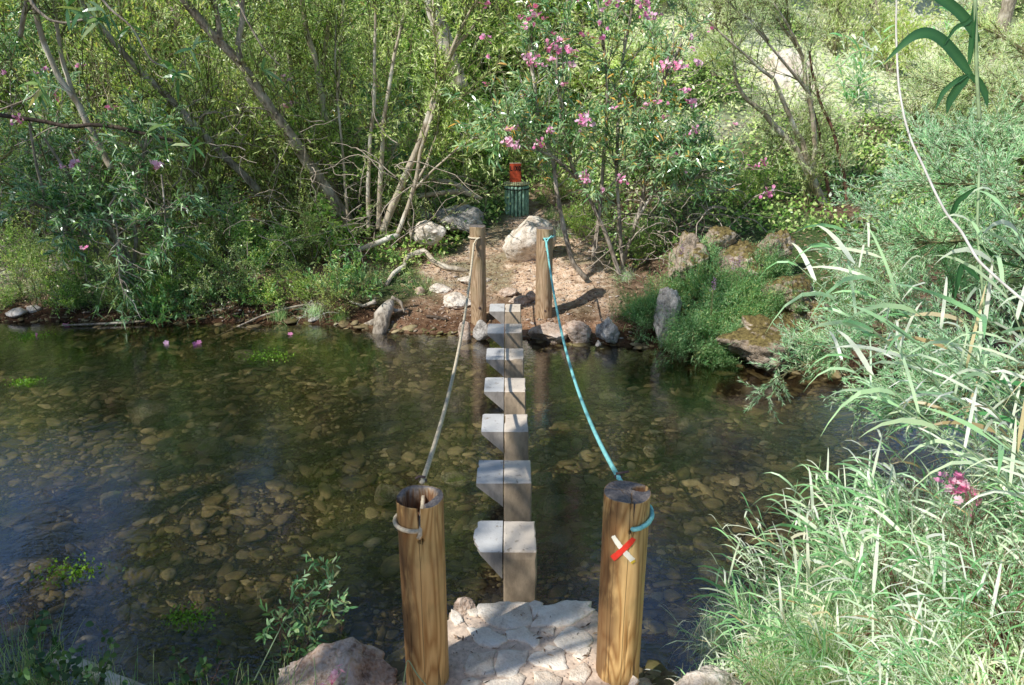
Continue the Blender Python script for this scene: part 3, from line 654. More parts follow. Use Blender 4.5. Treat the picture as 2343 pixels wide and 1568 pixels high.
ST = [[(915,1060),(940,1015),(1060,1000),(1180,998),(1250,1010),(1280,1090),(1275,1140),(1180,1165),(1060,1178),(980,1130)],
[(1265,1010),(1300,992),(1355,1005),(1330,1060),(1300,1100),(1288,1070)],
[(1300,1150),(1330,1080),(1362,1025),(1520,995),(1680,998),(1660,1030),(1710,1050),(1600,1120),(1480,1155)],
[(830,1050),(910,1037),(925,1060),(905,1085),(860,1080)],
[(835,1170),(960,1175),(1090,1215),(1108,1250),(1050,1295),(950,1290),(880,1240)],
[(1100,1190),(1230,1172),(1270,1210),(1335,1235),(1330,1280),(1290,1305),(1240,1260),(1115,1250)],
[(1340,1180),(1440,1170),(1430,1225),(1340,1215)],
[(1450,1260),(1520,1170),(1640,1190),(1690,1250),(1670,1290),(1560,1335),(1470,1300)],
[(1560,1360),(1620,1310),(1685,1300),(1665,1360),(1610,1395)],
[(850,1350),(1025,1335),(1030,1400),(1015,1490),(930,1500),(820,1480)],
[(1060,1335),(1180,1325),(1250,1330),(1240,1410),(1160,1490),(1050,1495),(1045,1430)],
[(1260,1390),(1390,1290),(1500,1340),(1520,1440),(1430,1445),(1290,1420)],
[(1290,1470),(1380,1470),(1480,1510),(1470,1600),(1300,1600)],
[(800,1520),(870,1505),(940,1540),(900,1590),(790,1580)],
[(960,1540),(1120,1520),(1200,1485),(1240,1510),(1210,1570),(1000,1590)],
[(1545,1460),(1640,1420),(1690,1470),(1640,1540),(1540,1520)],
[(735,1050),(780,1075),(800,1120),(760,1150),(730,1110)]]
for k, s_ in enumerate(ST):
    slab('paving_stone', [c8(*q) for q in s_], PZ+.005, .03, 'paving' if k % 3 else 'paving2', plat, .004, 40+k, .006)
for k, yy in enumerate((2.75, 2.5)):
    for j in range(4): 
        x0 = -.36+j*.22; slab('paving_stone', [np.array(q) for q in ((x0, yy-.1, PZ), (x0+.18, yy-.1, PZ), (x0+.19, yy+.08, PZ), (x0+.01, yy+.09, PZ))], PZ+.006, .03, 'paving', plat, .005, 70+k*4+j, .006)
# ================================================================== STEPPING BLOCKS
XJ = lambda d: -.055-.033*(d-3.97)/4.91
steps = [3.97+.818*k for k in range(7)]
SLAB = ['nearest stepping block with a chipped corner on its side bracket', 'second stepping block from the near landing, pitted top with muddy footprints', 'third stepping block from the near landing, its front face brightly sunlit',
        'middle stepping block of the seven, with a bluish grey bracket', 'fifth stepping block from the near landing, clean pale top', 'sixth stepping block, beside the shore rocks, rope shadow across its front', 'farthest stepping block, low one at the foot of the far posts']
brw = [.182, .188, .178, .178, .182, .187, .182]
for k, d in enumerate(steps):
    xj = XJ(d); z = .50; ln = .345 if k < 6 else .33; cw = .198
    t = empty('stepping_block', (xj, d, 0), 0, SLAB[k], 'stepping stone', 'stepping blocks across the stream')
    rg = np.random.default_rng(300+k)
    bm = bmesh.new()
    def boxm(x0, x1, y0, y1, z0, z1, bm):
        vs = [bm.verts.new(q) for q in ((x0, y0, z0), (x1, y0, z0), (x1, y1, z0), (x0, y1, z0), (x0, y0, z1), (x1, y0, z1), (x1, y1, z1), (x0, y1, z1))]
        for q in ((0, 3, 2, 1), (4, 5, 6, 7), (0, 1, 5, 4), (1, 2, 6, 5), (2, 3, 7, 6), (3, 0, 4, 7)): bm.faces.new([vs[i] for i in q])
    boxm(.003, cw+.006*(k < 1), 0, ln, -.45, z+rg.normal(0, .002), bm)
    bmesh.ops.subdivide_edges(bm, edges=bm.edges[:], cuts=17, use_grid_fill=True)
    X0, X1, Y1, Z1 = .003, cw+.006*(k < 1), ln, max(q.co.z for q in bm.verts); er = fbm(np.array([q.co[:] for q in bm.verts])+k*3.1, 9, 3, k)
    for q, e in zip(bm.verts, er):
        ex = [abs(q.co.x-X0) < 1e-5, abs(q.co.x-X1) < 1e-5, abs(q.co.y) < 1e-5, abs(q.co.y-Y1) < 1e-5, abs(q.co.z-Z1) < 1e-5]
        am = .0035+.014*max(0, e)**1.5
        if sum(ex) >= 2:
            q.co.x += am*(ex[0]*.3-ex[1]); q.co.y += am*(ex[2]-ex[3]); q.co.z -= am*ex[4]
        else: q.co.z += .0012*e*ex[4]
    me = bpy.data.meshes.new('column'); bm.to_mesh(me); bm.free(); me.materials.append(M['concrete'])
    c = bpy.data.objects.new('column', me); col.objects.link(c); c.parent = t
    # side bracket: plan outline (possibly chipped) extruded, underside slopes back to the joint
    w_ = brw[k]; zl = .19
    lo = [(-.003, 0), (-w_+.004, 0), (-w_, .02), (-w_, ln*.5), (-w_, ln-.02), (-w_+.015, ln), (-.003, ln)]
    if k == 0: lo = [(-.003, 0), (-w_+.05, 0), (-w_+.03, .05), (-w_+.036, .055), (-w_+.008, .12), (-w_+.016, .13), (-w_, .16), (-w_+.004, .24), (-w_+.022, .27), (-w_+.02, .33), (-w_+.04, ln), (-.003, ln)]
    if k == 1: lo = [(-.003, 0), (-w_, 0), (-w_, .22), (-w_+.014, .24), (-w_+.006, .28), (-w_+.006, ln), (-.003, ln)]
    bm = bmesh.new(); top = [bm.verts.new((x, y, z-.002)) for x, y in lo]
    lip = [bm.verts.new((x, y, z-.024)) for x, y in lo]
    bot = [bm.verts.new((-.003-.012*(x < -.01), y, z-.024-(.165 if x > -.01 else .15))) for x, y in lo]
    n = len(lo)
    bm.faces.new(top[::-1])
    for i in range(n):
        j = (i+1) % n
        bm.faces.new((top[i], top[j], lip[j], lip[i])); 
        try: bm.faces.new((lip[i], lip[j], bot[j], bot[i]))
        except Exception: pass
    bmesh.ops.recalc_face_normals(bm, faces=bm.faces[:])
    bmesh.ops.remove_doubles(bm, verts=bm.verts[:], dist=.0005)
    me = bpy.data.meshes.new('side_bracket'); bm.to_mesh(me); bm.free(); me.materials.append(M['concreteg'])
    c = bpy.data.objects.new('side_bracket', me); col.objects.link(c); c.parent = t
# ================================================================== POSTS
def post(name, x, y, zb, zt, r, mat, label, depthf=None, holes=(), seed=1, slot=None, taper=1.0):
    nth, nz, nr = 144, 110, 26
    th = np.linspace(0, 2*PI, nth, endpoint=False); hgt = zt-zb+.3; rg = np.random.default_rng(seed)
    tt = np.concatenate([np.linspace(0, .72, 50, endpoint=False), np.linspace(.72, 1, nz-50)])
    T, A = np.meshgrid(tt, th, indexing='ij')
    ztop = hgt+.004*np.sin(th*3+1)
    rim = np.zeros(nth)
    if slot is not None:
        da = np.abs((th-slot[0]+PI) % (2*PI)-PI); rim = np.where(da < slot[1], slot[2], 0)
    if depthf is not None: rim = np.maximum(rim, depthf(np.full(nth, 1.), th)*.0)
    Zt = (ztop-rim)[None]*T
    nn = fbm(np.stack([np.cos(A)*.5, np.sin(A)*.5, Zt*.35], -1), 3, 3, seed)
    RR = r*(1+.02*nn)*(1+(taper-1)*(1-T))
    rot = np.zeros_like(RR)
    crk = fbm(np.stack([np.cos(A), np.sin(A), Zt*.12], -1), 7, 2, seed+7)
    RR = RR-.005*np.exp(-(crk/.03)**2)
    for (ha, hz, hr) in holes:
        dd = np.hypot(((A-ha+PI) % (2*PI)-PI)*r, Zt-(hz)); m = sm((hr-dd)/.003); RR = RR-m*.05; rot = np.maximum(rot, m)  # rope holes reuse the rot colour as painted-in darkness of their depth
    vs = [np.stack([np.cos(A)*RR, np.sin(A)*RR, Zt], -1)]
    ro = [rot]; eg = [np.zeros_like(rot)]
    rr = np.linspace(.97, .0, nr)
    for q in rr:
        dep = np.full(nth, .0) if depthf is None else depthf(np.full(nth, q), th)
        if slot is not None: dep = np.maximum(dep, np.where(da < slot[1], slot[2], 0))
        zz = ztop-dep+.002*vn(np.stack([np.cos(th)*q*4, np.sin(th)*q*4, 0*th], -1), 6, seed)-.0008
        vs.append(np.stack([np.cos(th)*RR[-1]*q, np.sin(th)*RR[-1]*q, zz], -1)[None])
        ro.append((sm(dep/.012))[None]); eg.append((1-sm(dep/.012))[None]*1.0)
    V = np.concatenate(vs, 0); n = V.shape[0]; i = np.arange(n*nth).reshape(n, nth); j = np.roll(i, -1, 1)
    f = np.stack([i[:-1], j[:-1], j[1:], i[1:]], -1).reshape(-1, 4)
    o = meshobj('shaft', V.reshape(-1, 3), f, M[mat], None, True, {'rot': np.concatenate(ro, 0).ravel(), 'endg': np.concatenate(eg, 0).ravel()})
    root = empty(name, (x, y, zb-.3), 0, label, 'wooden post'); o.parent = root
    return root, hgt
A_ = R(-90)   # facing the camera
def depL(q, th):
    a = (th-R(200)+PI) % (2*PI)-PI
    wall = .80+.05*np.sin(th*2)+.04*np.sin(th*5+2)
    d = .11*sm((wall-q)/.06)+.02*vn(np.stack([np.cos(th)*q*3, np.sin(th)*q*3, 0*th], -1), 3, 5)*(q < .7)
    right = sm((np.cos(th+R(35))*q-.45)/.1)       # solid shoulder at front right
    d = d*(1-right)+.0*right
    return d+np.where((np.cos(th-R(235)) > .55), .028, 0)*(q > .6)
pl, hl = post('wooden_post', -.40, 2.98, .47, 1.455, .102, 'wood', 'near left wooden post with a rotted hollow top and a beige rope loop', depL, [(R(-84), .98+.3-.155, .013)], 3, (R(-86), .035*1.6, .125))
def depR(q, th):
    x = np.cos(th)*q; y = np.sin(th)*q
    m = sm((.30-np.hypot((x-.62)*.75, (y-.28)))/.08)
    cr = np.exp(-((x-.2-.15*y)/.035)**2)*(y < -.05)+np.exp(-((y-.1+.3*x)/.03)**2)*(x < .3)+np.exp(-((x+.15+.6*y)/.02)**2)
    return .05*m+.008*cr
pr, hr_ = post('wooden_post', .505, 3.02, .47, 1.455, .102, 'wood', 'near right wooden post with a red and white cross painted near its top', depR, [(R(-83), .98+.3-.135, .012)], 8, (R(-80), .02, .10))
pfl, hfl = post('wooden_post', -.433, 9.72, .12, 1.36, .10, 'woodg', 'far left wooden post holding the beige rope', None, [(R(-70), 1.24+.3-.13, .014)], 12)
pfr, hfr = post('wooden_post', .415, 9.80, .12, 1.32, .105, 'woodg', 'far right wooden post holding the teal rope, standing in front of the pale boulder', None, [(R(-100), 1.2+.3-.13, .014)], 15, None, 1.05)
def hexbolt(parent, loc, r=.014):
    bm = bmesh.new(); bmesh.ops.create_cone(bm, segments=6, radius1=r, radius2=r*.9, depth=.014, cap_ends=True); bmesh.ops.bevel(bm, geom=bm.edges[:], offset=.002, segments=1, affect='EDGES')
    bmesh.ops.create_cone(bm, segments=20, radius1=r*1.6, radius2=r*1.6, depth=.004, cap_ends=True, matrix=Matrix.Translation((0, 0, -.007)))
    bmesh.ops.rotate(bm, verts=bm.verts[:], matrix=Matrix.Rotation(R(90), 3, 'X'))
    me = bpy.data.meshes.new('bolt'); bm.to_mesh(me); bm.free(); me.materials.append(M['iron']); o = bpy.data.objects.new('bolt', me); col.objects.link(o); o.parent = parent; o.location = loc
hexbolt(pfl, (.012, -.104, .30+.20)); hexbolt(pfr, (.012, -.110, .30+.14))
# painted cross on the near right post
def stripe(name, mat, ang, L, W, off, cx, cz, jag=7):
    nu, nv = 26, 8; u = np.linspace(-L/2, L/2, nu); v = np.linspace(-W/2, W/2, nv); U, V_ = np.meshgrid(u, v, indexing='ij')
    V_ = V_*(1+.16*vn(np.stack([U, 0*U, 0*U+jag], -1), 90, jag)+.10*vn(np.stack([U, 0*U, 0*U+jag], -1), 260, jag)); U = U+.004*vn(np.stack([V_, 0*U, 0*U+jag], -1), 120, jag)*(np.abs(U) > L*.45)
    a = U*math.cos(ang)-V_*math.sin(ang)+cx; z = U*math.sin(ang)+V_*math.cos(ang)+cz
    th = R(-90)+a/.104; rr = .1045+off
    v3 = np.stack([np.cos(th)*rr, np.sin(th)*rr, z], -1).reshape(-1, 3); i = np.arange(nu*nv).reshape(nu, nv)
    f = np.stack([i[:-1, :-1], i[1:, :-1], i[1:, 1:], i[:-1, 1:]], -1).reshape(-1, 4)
    return meshobj(name, v3, f, M[mat], pr, True)
cz = hr_-.228
stripe('white_stripe', 'white', R(-50), .150, .025, .0005, -.022, cz, 3); stripe('yellow_fleck', 'yellow', R(-50), .014, .020, .0012, .026, cz-.062, 5)
stripe('red_stripe', 'red', R(52), .148, .026, .0014, -.022, cz, 9)
# ================================================================== ROPES
def rope(name, pts, r, mat, label, extra):
    root = empty(name, pts[0], 0, label, 'rope'); o0 = np.array(pts[0])
    v, f = poly_tube(pts, r, 14, 0, 0, 2*PI/(r*9), 3); meshobj('span', v-o0, f, M[mat], root, True)
    for nm, q, rr, mt in extra:
        v, f = poly_tube(q, rr, 12, 0, 0, 2*PI/(rr*9), 3 if mt != 'iron' else 0); meshobj(nm, v-o0, f, M[mt], root, True)
def span(a, b, sag, n=40):
    t = np.linspace(0, 1, n)[:, None]; p = np.array(a)*(1-t)+np.array(b)*t; p[:, 2] -= (4*sag*t*(1-t))[:, 0]; return p
def ring(cx, cy, z, r, a0, a1, dz=0, n=24):
    a = np.radians(np.linspace(a0, a1, n)); return np.stack([cx+np.cos(a)*r, cy+np.sin(a)*r, z+dz*np.linspace(0, 1, n)], 1)
# left, beige: from the far post to the back of the near post, round its left side and into the hole
nlz = 1.455
sl_ = span((-.475, 9.60, 1.17), (-.405, 3.12, 1.445), .28)
rope('rope', sl_, .0115, 'ropeb', 'beige twisted rope slung between the two left posts', [
    ('loop', np.vstack([ring(-.40, 2.98, nlz-.125, .113, 60, 265, .02), [[-.392, 2.90, nlz-.11]]]), .0095, 'ropeb'),
    ('loop', [(-.405, 3.11, 1.43), (-.395, 3.05, 1.40), (-.392, 2.95, 1.37), (-.391, 2.885, 1.36), (-.393, 2.872, 1.33), (-.398, 2.872, 1.315)], .0095, 'ropeb'),
    ('loop', np.vstack([ring(-.433, 9.72, 1.22, .111, 150, 290, .01), [[-.40, 9.625, 1.23]]]), .010, 'ropeb'),
    ('loop', [(-.40, 9.60, 1.235), (-.43, 9.60, 1.225), (-.455, 9.595, 1.20), (-.475, 9.59, 1.15), (-.478, 9.55, 1.10)], .011, 'ropeb'),
    ('clamp', ring(-.405, 3.14, 1.44, .016, 0, 380, .004), .0045, 'iron'), ('clamp', [(-.435, 3.12, 1.462), (-.42, 3.13, 1.470), (-.39, 3.13, 1.466)], .006, 'iron'),
    ('clamp', ring(-.477, 9.56, 1.08, .016, 0, 380, .004), .005, 'iron')])
sr_ = span((.43, 9.63, 1.18), (.485, 3.14, 1.455), .37)
rope('rope', sr_, .0108, 'ropet', 'teal twisted rope slung between the two right posts', [
    ('loop', np.vstack([[[.517, 2.93, nlz-.125]], ring(.505, 3.02, nlz-.122, .114, -80, 75, .045)]), .0100, 'ropet'),
    ('loop', [(.485, 3.14, 1.452), (.50, 3.13, 1.435), (.53, 3.125, 1.40), (.545, 3.11, 1.38)], .0098, 'ropet'),
    ('loop', np.vstack([[[.405, 9.68, 1.20]], ring(.415, 9.80, 1.205, .116, -100, 10, .02)]), .010, 'ropet'),
    ('loop', [(.40, 9.68, 1.215), (.415, 9.66, 1.20), (.428, 9.65, 1.17), (.43, 9.63, 1.10)], .011, 'ropet'),
    ('loop', [(.50, 9.70, 1.24), (.46, 9.67, 1.21), (.438, 9.645, 1.18), (.436, 9.60, 1.06)], .009, 'ropet'),
    ('clamp', ring(.485, 3.16, 1.450, .016, 0, 380, .004), .0045, 'iron'), ('clamp', [(.475, 3.16, 1.468), (.50, 3.15, 1.478), (.53, 3.15, 1.484)], .006, 'iron'),
    ('clamp', ring(.433, 9.60, 1.06, .018, 0, 380, .004), .005, 'iron')])
# ================================================================== LITTER BIN
bc = P(1182, 493, 13.7); bx, by = bc[0], bc[1]+.2; bz0 = bc[2]; 
bb_ = P(1182, 425, by-.02)[2]; BR = .19
binr = empty('litter_bin', (bx, by, bz0-.2), 0, 'round litter bin of faded green wooden slats with an orange red LIXO sign', 'litter bin')
rel = .2; bh = bb_-bz0
for k in range(18):
    a = k*2*PI/18+.1; rg = np.random.default_rng(k); pts = np.array([[math.cos(a)*BR, math.sin(a)*BR, rel-.01-rg.uniform(0, .02)], [math.cos(a)*BR, math.sin(a)*BR, rel+bh*.5], [math.cos(a)*BR, math.sin(a)*BR, rel+bh]])
    v, f = poly_tube(pts, .026, 10, .04, k); meshobj('slat', v, f, M['bingreen'], binr, True)
for nm, zz, rr in (('band', rel+bh-.05, BR+.03), ('band', rel+.12, BR-.03)):
    v, f = poly_tube(np.stack([np.cos(np.linspace(0, 2*PI, 40))*rr, np.sin(np.linspace(0, 2*PI, 40))*rr, np.full(40, zz)], 1), .010, 8); meshobj(nm, v, f, M['black'], binr, True)
bm = bmesh.new(); bmesh.ops.create_cone(bm, segments=24, radius1=BR*.78, radius2=BR*.82, depth=bh*.9, cap_ends=True, matrix=Matrix.Translation((0, 0, rel+bh*.47)))
me = bpy.data.meshes.new('liner'); bm.to_mesh(me); bm.free(); me.materials.append(M['black']); o = bpy.data.objects.new('liner', me); col.objects.link(o); o.parent = binr
lid = []
for k in range(12):
    x0 = -BR-.02+k*(2*BR+.04)/11; hw = math.sqrt(max((BR+.035)**2-x0*x0, .002)); q = np.array([[x0, -hw, rel+bh+.035], [x0, 0, rel+bh+.04], [x0, hw, rel+bh+.035]]); lid.append(poly_tube(q, .019, 8, .06, k))
v, f = joinl(lid); meshobj('lid', v, f, M['binlid'], binr, True)
def box(name, x0, x1, y0, y1, z0, z1, mat, parent, bev=.003):
    bm = bmesh.new(); boxm(x0, x1, y0, y1, z0, z1, bm); bmesh.ops.bevel(bm, geom=bm.edges[:], offset=bev, segments=1, affect='EDGES')
    me = bpy.data.meshes.new(name); bm.to_mesh(me); bm.free(); me.materials.append(M[mat]); o = bpy.data.objects.new(name, me); col.objects.link(o); o.parent = parent; return o
box('support', -.04, .04, -.04, .04, -.25, rel+.05, 'signred', binr)
s0 = P(1166, 414, by); s1 = P(1192, 375, by); sw = (s1[0]-s0[0]); sxc = (s0[0]+s1[0])/2-bx; sz0 = rel+bh+.03; sz1 = s1[2]-(bz0-.2)
sg = box('sign_board', sxc-sw/2, sxc+sw/2, .03, .06, sz0-.25, sz1, 'signred', binr)
box('sign_edge', sxc-sw/2-.004, sxc+sw/2+.004, .026, .064, sz1+.0005, sz1+.008, 'mortar', binr, .001)
def letter_strokes(ch):
    return {'L': [((0, 1), (0, 0)), ((0, 0), (.6, 0))], 'I': [((.2, 1), (.2, 0))], 'X': [((0, 1), (.7, 0)), ((.7, 1), (0, 0))],
            'O': [((.35+.36*math.cos(a), .5+.5*math.sin(a)), (.35+.36*math.cos(a+.45), .5+.5*math.sin(a+.45))) for a in np.arange(0, 2*PI, .42)]}[ch]
lh = .070; xo = sxc-sw/2+.014; lp_ = []
for ch, adv in (('L', .78), ('I', .55), ('X', .9), ('O', .8)):
    for (a0, b0), (a1, b1) in letter_strokes(ch):
        p0 = np.array([xo+a0*lh*.72, b0*lh]); p1 = np.array([xo+a1*lh*.72, b1*lh]); dd = (p1-p0)/np.linalg.norm(p1-p0); nn_ = np.array([-dd[1], dd[0]])*.0078; p0 = p0-dd*.004; p1 = p1+dd*.004
        z0 = sz1-.120; qs = [p0-nn_, p1-nn_, p1+nn_, p0+nn_]
        v = np.array([[q[0], .0275, q[1]+z0] for q in qs]+[[q[0], .031, q[1]+z0] for q in qs]); lp_.append((v, [[0, 1, 2, 3], [7, 6, 5, 4], [0, 4, 5, 1], [1, 5, 6, 2], [2, 6, 7, 3], [3, 7, 4, 0]]))
    xo += adv*lh*.92
v, f = joinl(lp_); v[:, 1] -= np.arange(len(v))//8*.00012; le = meshobj('lettering', v, f, M['black'], sg)
# ================================================================== ROCKS (positions read off the shore)
rock('boulder', 977, 541, 84, 56, 12.0, 'rockp', 'round pale boulder with knobbly top left of the far left post', 'boulder', rough=.2, seed=5)
rock('boulder', 1048, 509, 112, 58, 12.9, 'rockg', 'long dappled grey boulder below the dead branch', 'boulder', rough=.16, seed=9)
rock('boulder', 966, 497, 50, 36, 13.3, 'rockg', 'small dark boulder shaded behind the round pale one', 'boulder', seed=31)
rock('boulder', 1210, 540, 112, 74, 11.6, 'rockp', 'big smooth sunlit boulder beside the far right post in front of the bin', 'boulder', rough=.08, seed=6, sink=.45, cuts=7)
SH = [(1063, 757, 32, 52, 9.3, 'rockr', 'reddish square rock at the waterline below the far left post'), (1100, 757, 38, 40, 9.25, 'rockg', 'dark wet stones wedged beside the sixth stepping block'), 
      (1255, 768, 92, 44, 9.2, 'rockr', 'flat brown slab at the waterline right of the stepping blocks'), (1325, 764, 74, 50, 9.15, 'rockr', 'jagged wet slab at the waterline beneath the teal rope'), (1392, 759, 56, 54, 9.1, 'rockg', 'blocky grey rock at the end of the shore slabs'),
      (1190, 690, 50, 18, 10.2, 'rockr', 'flat brown stone set in the path between the far posts'), (1165, 672, 46, 18, 10.5, 'rockr', 'curved brown stone across the path between the far posts'), (1215, 678, 30, 20, 10.3, 'rockr', 'pink stone beside the far right post'),
      (1045, 690, 80, 30, 10.2, 'rockp', 'broad sunlit ledge stone left of the far left post'), (1008, 662, 50, 24, 10.8, 'rockp', 'pale rounded stone in the path edge near the crossing root'), (960, 672, 34, 30, 10.7, 'rockr', 'small pinkish boulder below the crossing root'),
      (1085, 640, 70, 16, 11.0, 'rockp', 'flat sunlit stone on the path behind the far left post'), 
      (1369, 786, 14, 16, 8.95, 'rockg', 'small dark cobble in the water before the shore slabs'), (790, 780, 26, 18, 9.75, 'rockg', 'small stone at the waterline by the gnarled stump'), (735, 772, 30, 16, 9.75, 'rockr', 'wet brown stone at the eroded left shore'),
      (32, 716, 44, 18, 10.1, 'rockp', 'rounded pale stone at the far left waterline'), (75, 710, 30, 20, 10.2, 'rockp', 'small pale stone on the far left shore'), (690, 676, 30, 16, 10.6, 'rockp', 'pale stone under the overhanging shore shrub'), (408, 638, 26, 14, 11.0, 'rockp', 'flat pale stone on the shaded left bank'),
      (720, 730, 40, 18, 10.0, 'rockg', 'grey stone in the dappled grass on the left shore')]
for k, (px, py, w_, h_, d, mt, lb) in enumerate(SH): rock('rock', px, py, w_, h_, d, mt, lb, 'rock', sub=5 if w_ > 45 else 3, seed=60+k, rough=.15, freq=1.6)
RT = [(1529, 722, 64, 122, 8.95, 'rockg', 'upright grey rock standing at the right of the shore', .9, .12), (1578, 580, 120, 130, 9.4, 'rockm', 'tall pale topped rock covered in brown moss above the herbs', 1, .18), (1645, 535, 80, 60, 9.7, 'rockg', 'knobbly grey rock peak behind the mossy outcrop', 1, .2),
      (1700, 590, 170, 110, 9.4, 'rockm', 'broad mossy outcrop in the middle of the right bank', 1, .22), (1775, 560, 100, 90, 9.6, 'rockm', 'mossy rock with a pale cap on the right bank', 1, .2), (1800, 665, 170, 90, 8.9, 'rockm', 'brown mossy shelf of rock behind the overhanging boulder', 1, .22),
      (1785, 785, 235, 132, 8.35, 'rockm', 'large overhanging mossy boulder pitted with holes at the right waterline', .8, .36), (1855, 715, 90, 50, 8.9, 'rockg', 'grey pitted rock on top of the right outcrop', 1, .2), (1930, 735, 64, 40, 8.9, 'rockp', 'rounded pale rock at the right of the outcrop', 1, .14),
      (1972, 730, 26, 28, 8.9, 'rockr', 'small pointed reddish rock at the right end of the outcrop', 1, .14), (1922, 756, 26, 22, 8.7, 'rockp', 'small white squarish stone on the right outcrop', 1, .06), (1900, 775, 120, 50, 8.4, 'rockm', 'low brown rock sloping into the water at the right', 1, .2),
      (1650, 770, 120, 60, 8.9, 'rockm', 'dark rock hidden under the trailing herbs', 1, .2)]
for k, (px, py, w_, h_, d, mt, lb, dp, rg_) in enumerate([(q[0], q[1]+(10 if q[1] < 700 else 0), q[2]*(.86 if q[1] < 700 else 1), q[3]*(.72 if q[1] < 700 else .95), *q[4:5], 'rockm' if q[0] > 1560 and q[2] > 60 else q[5], *q[6:]) for q in RT]): rock('rock', px, py, w_, h_, d, mt, lb, 'rock', seed=120+k, depth=dp, rough=rg_, freq=1.7, sink=.25, cuts=7)
rock('rock', 1810, 215, 210, 150, 16.4, 'rockp', 'pale bare rock face on the slope seen through the tamarisk limbs', 'rock', seed=301, rough=.2, sink=.4)
# near bank rocks
rock('rock', 740, 1592, 330, 140, 2.95, 'rockr', 'big pinkish rock at the bottom edge left of the near left post', 'rock', seed=203, rough=.16, sink=.5, freq=1.6)
rock('rock', 1620, 1606, 240, 110, 2.93, 'rockp', 'pale pitted rock at the bottom edge right of the near right post', 'rock', seed=211, rough=.16, sink=.5, freq=1.8)
rock('rock', 1450, 1563, 36, 36, 2.92, 'rockp', 'small pale stone against the foot of the near right post', 'rock', sub=3, seed=215, rough=.06)
rock('rock', 1063, 1400, 60, 60, 3.6, 'rockr', 'rough reddish rock at the left corner of the paved landing', 'rock', sub=5, seed=217, rough=.14)
rock('rock', 1720, 1440, 120, 60, 3.6, 'rockg', 'wet grey rock below the grass at the near right waterline', 'rock', sub=5, seed=219, rough=.14)
# submerged rocks
SB = [(1275, 1135, 90, 'submerged slab under water right of the second stepping block'), (1240, 1075, 60, 'flat submerged stone right of the second stepping block, partly sunlit'), (330, 925, 110, 'wide submerged stone in the dim left water'), (1270, 1215, 80, 'dark submerged rock beside the nearest stepping block'),
      (880, 1110, 90, 'yellowish submerged rock left of the stepping blocks'), (1040, 1075, 70, 'sunlit submerged stone between the beige rope and the blocks'), (1100, 1175, 70, 'submerged rock left of the nearest block'), (700, 1270, 60, 'rounded submerged stone beside the near sapling'), (450, 1410, 60, 'algae covered submerged stone near the bottom left'),
      (560, 800, 60, 'reddish submerged ledge below the left shore'), (900, 960, 60, 'brown submerged stone beneath the beige rope'), (1640, 1280, 100, 'sunlit submerged rock before the near right grass'), (1400, 890, 50, 'flat submerged stone below the teal rope'), (600, 1330, 60, 'brown submerged stone behind the near sapling'), (820, 880, 60, 'submerged stone in mid stream left'),
      (1500, 1010, 60, 'submerged stone in mid stream right'), (250, 1120, 70, 'dark submerged stone under the blue sky reflection'), (760, 1400, 70, 'large submerged stone left of the near left post'), (1560, 950, 50, 'small submerged stone off the mossy boulder'), (480, 1000, 80, 'broad submerged slab in the left of the stream')]
for k, (px, py, w_, lb) in enumerate(SB):
    c = G(px, py, -.12); ww = K(w_, c[1])*1.15; v, f = rock_mesh(400+k, (ww, ww*.8, min(ww*.45, .26)), 5, 10, .09, 1.4); o = meshobj('rock', v, f, M['rockb'], None, True); o.location = (c[0], c[1], -.22); o.rotation_euler = (0, 0, k*1.3); tag(o, lb, 'submerged rock', 'rocks lying under the water')
# ================================================================== DEAD WOOD
def wood(name, pts, r, mat, label, cat='branch', noise=.12, seed=1, children=()):
    root = empty(name, pts[0], 0, label, cat) if children else None
    v, f = poly_tube(pts, r, 12, noise, seed); o0 = np.array(pts[0])
    o = meshobj('limb' if children else name, v-o0, f, M[mat], root, True)
    if not children: o.location = tuple(o0); tag(o, label, cat)
    for q, rr in children:
        v, f = poly_tube(q, rr, 8, noise, seed+3); meshobj('side_branch', v-o0, f, M[mat], root, True)
def gp(px, py, up=.02, dm=0):
    q = ground_hit(px, py); q = q.copy(); q[2] += up; return q
wood('tree_root', [gp(883, 655, .0), gp(900, 636, .05), gp(924, 618, .05), gp(931, 604, .09), gp(945, 598, .10), gp(969, 593, .12), gp(994, 610, .07), gp(1021, 620, .05), gp(1048, 623, .04), gp(1071, 621, -.02)], [.028, .034, .036, .038, .04, .045, .045, .04, .04, .035], 'barkp', 'bare curving root crossing the pink path left of the far left post', 'root')
wood('fallen_log', [P(770, 592, 11.6), P(820, 572, 11.6), P(860, 557, 11.7), P(897, 543, 11.8), P(912, 538, 11.9)], [.02, .035, .042, .042, .03], 'barkp', 'short pale log lying on the left bank beside the round boulder', 'log')
wood('dead_branch', [P(964, 402, 13.6), P(994, 413, 13.4), P(1028, 417, 13.4), P(1054, 430, 13.3), P(1066, 440, 13.3), P(1101, 455, 13.4)], [.02, .035, .045, .05, .05, .03], 'barkp', 'bare forked grey branch lying across the slope left of the bin', 'branch', children=[([P(915, 455, 13.0), P(970, 447, 13.2), P(1020, 441, 13.2), P(1064, 437, 13.3)], [.03, .04, .045, .045])])
wood('fallen_stick', [G(142, 745, .02), G(300, 738, .03), G(440, 722, .06), P(520, 706, 10.3), P(640, 682, 10.5), P(700, 672, 10.7), P(790, 668, 10.9)], [.012, .016, .02, .022, .024, .02, .016], 'bark', 'long thin stick slanting from the left bank down to the water', 'branch')
wood('fallen_stick', [P(490, 772, 9.7), P(600, 722, 10.0), P(680, 700, 10.2), P(800, 690, 10.4), P(850, 668, 10.6)], [.008, .014, .016, .016, .01], 'bark', 'shorter stick under the shrub at the left waterline', 'branch')
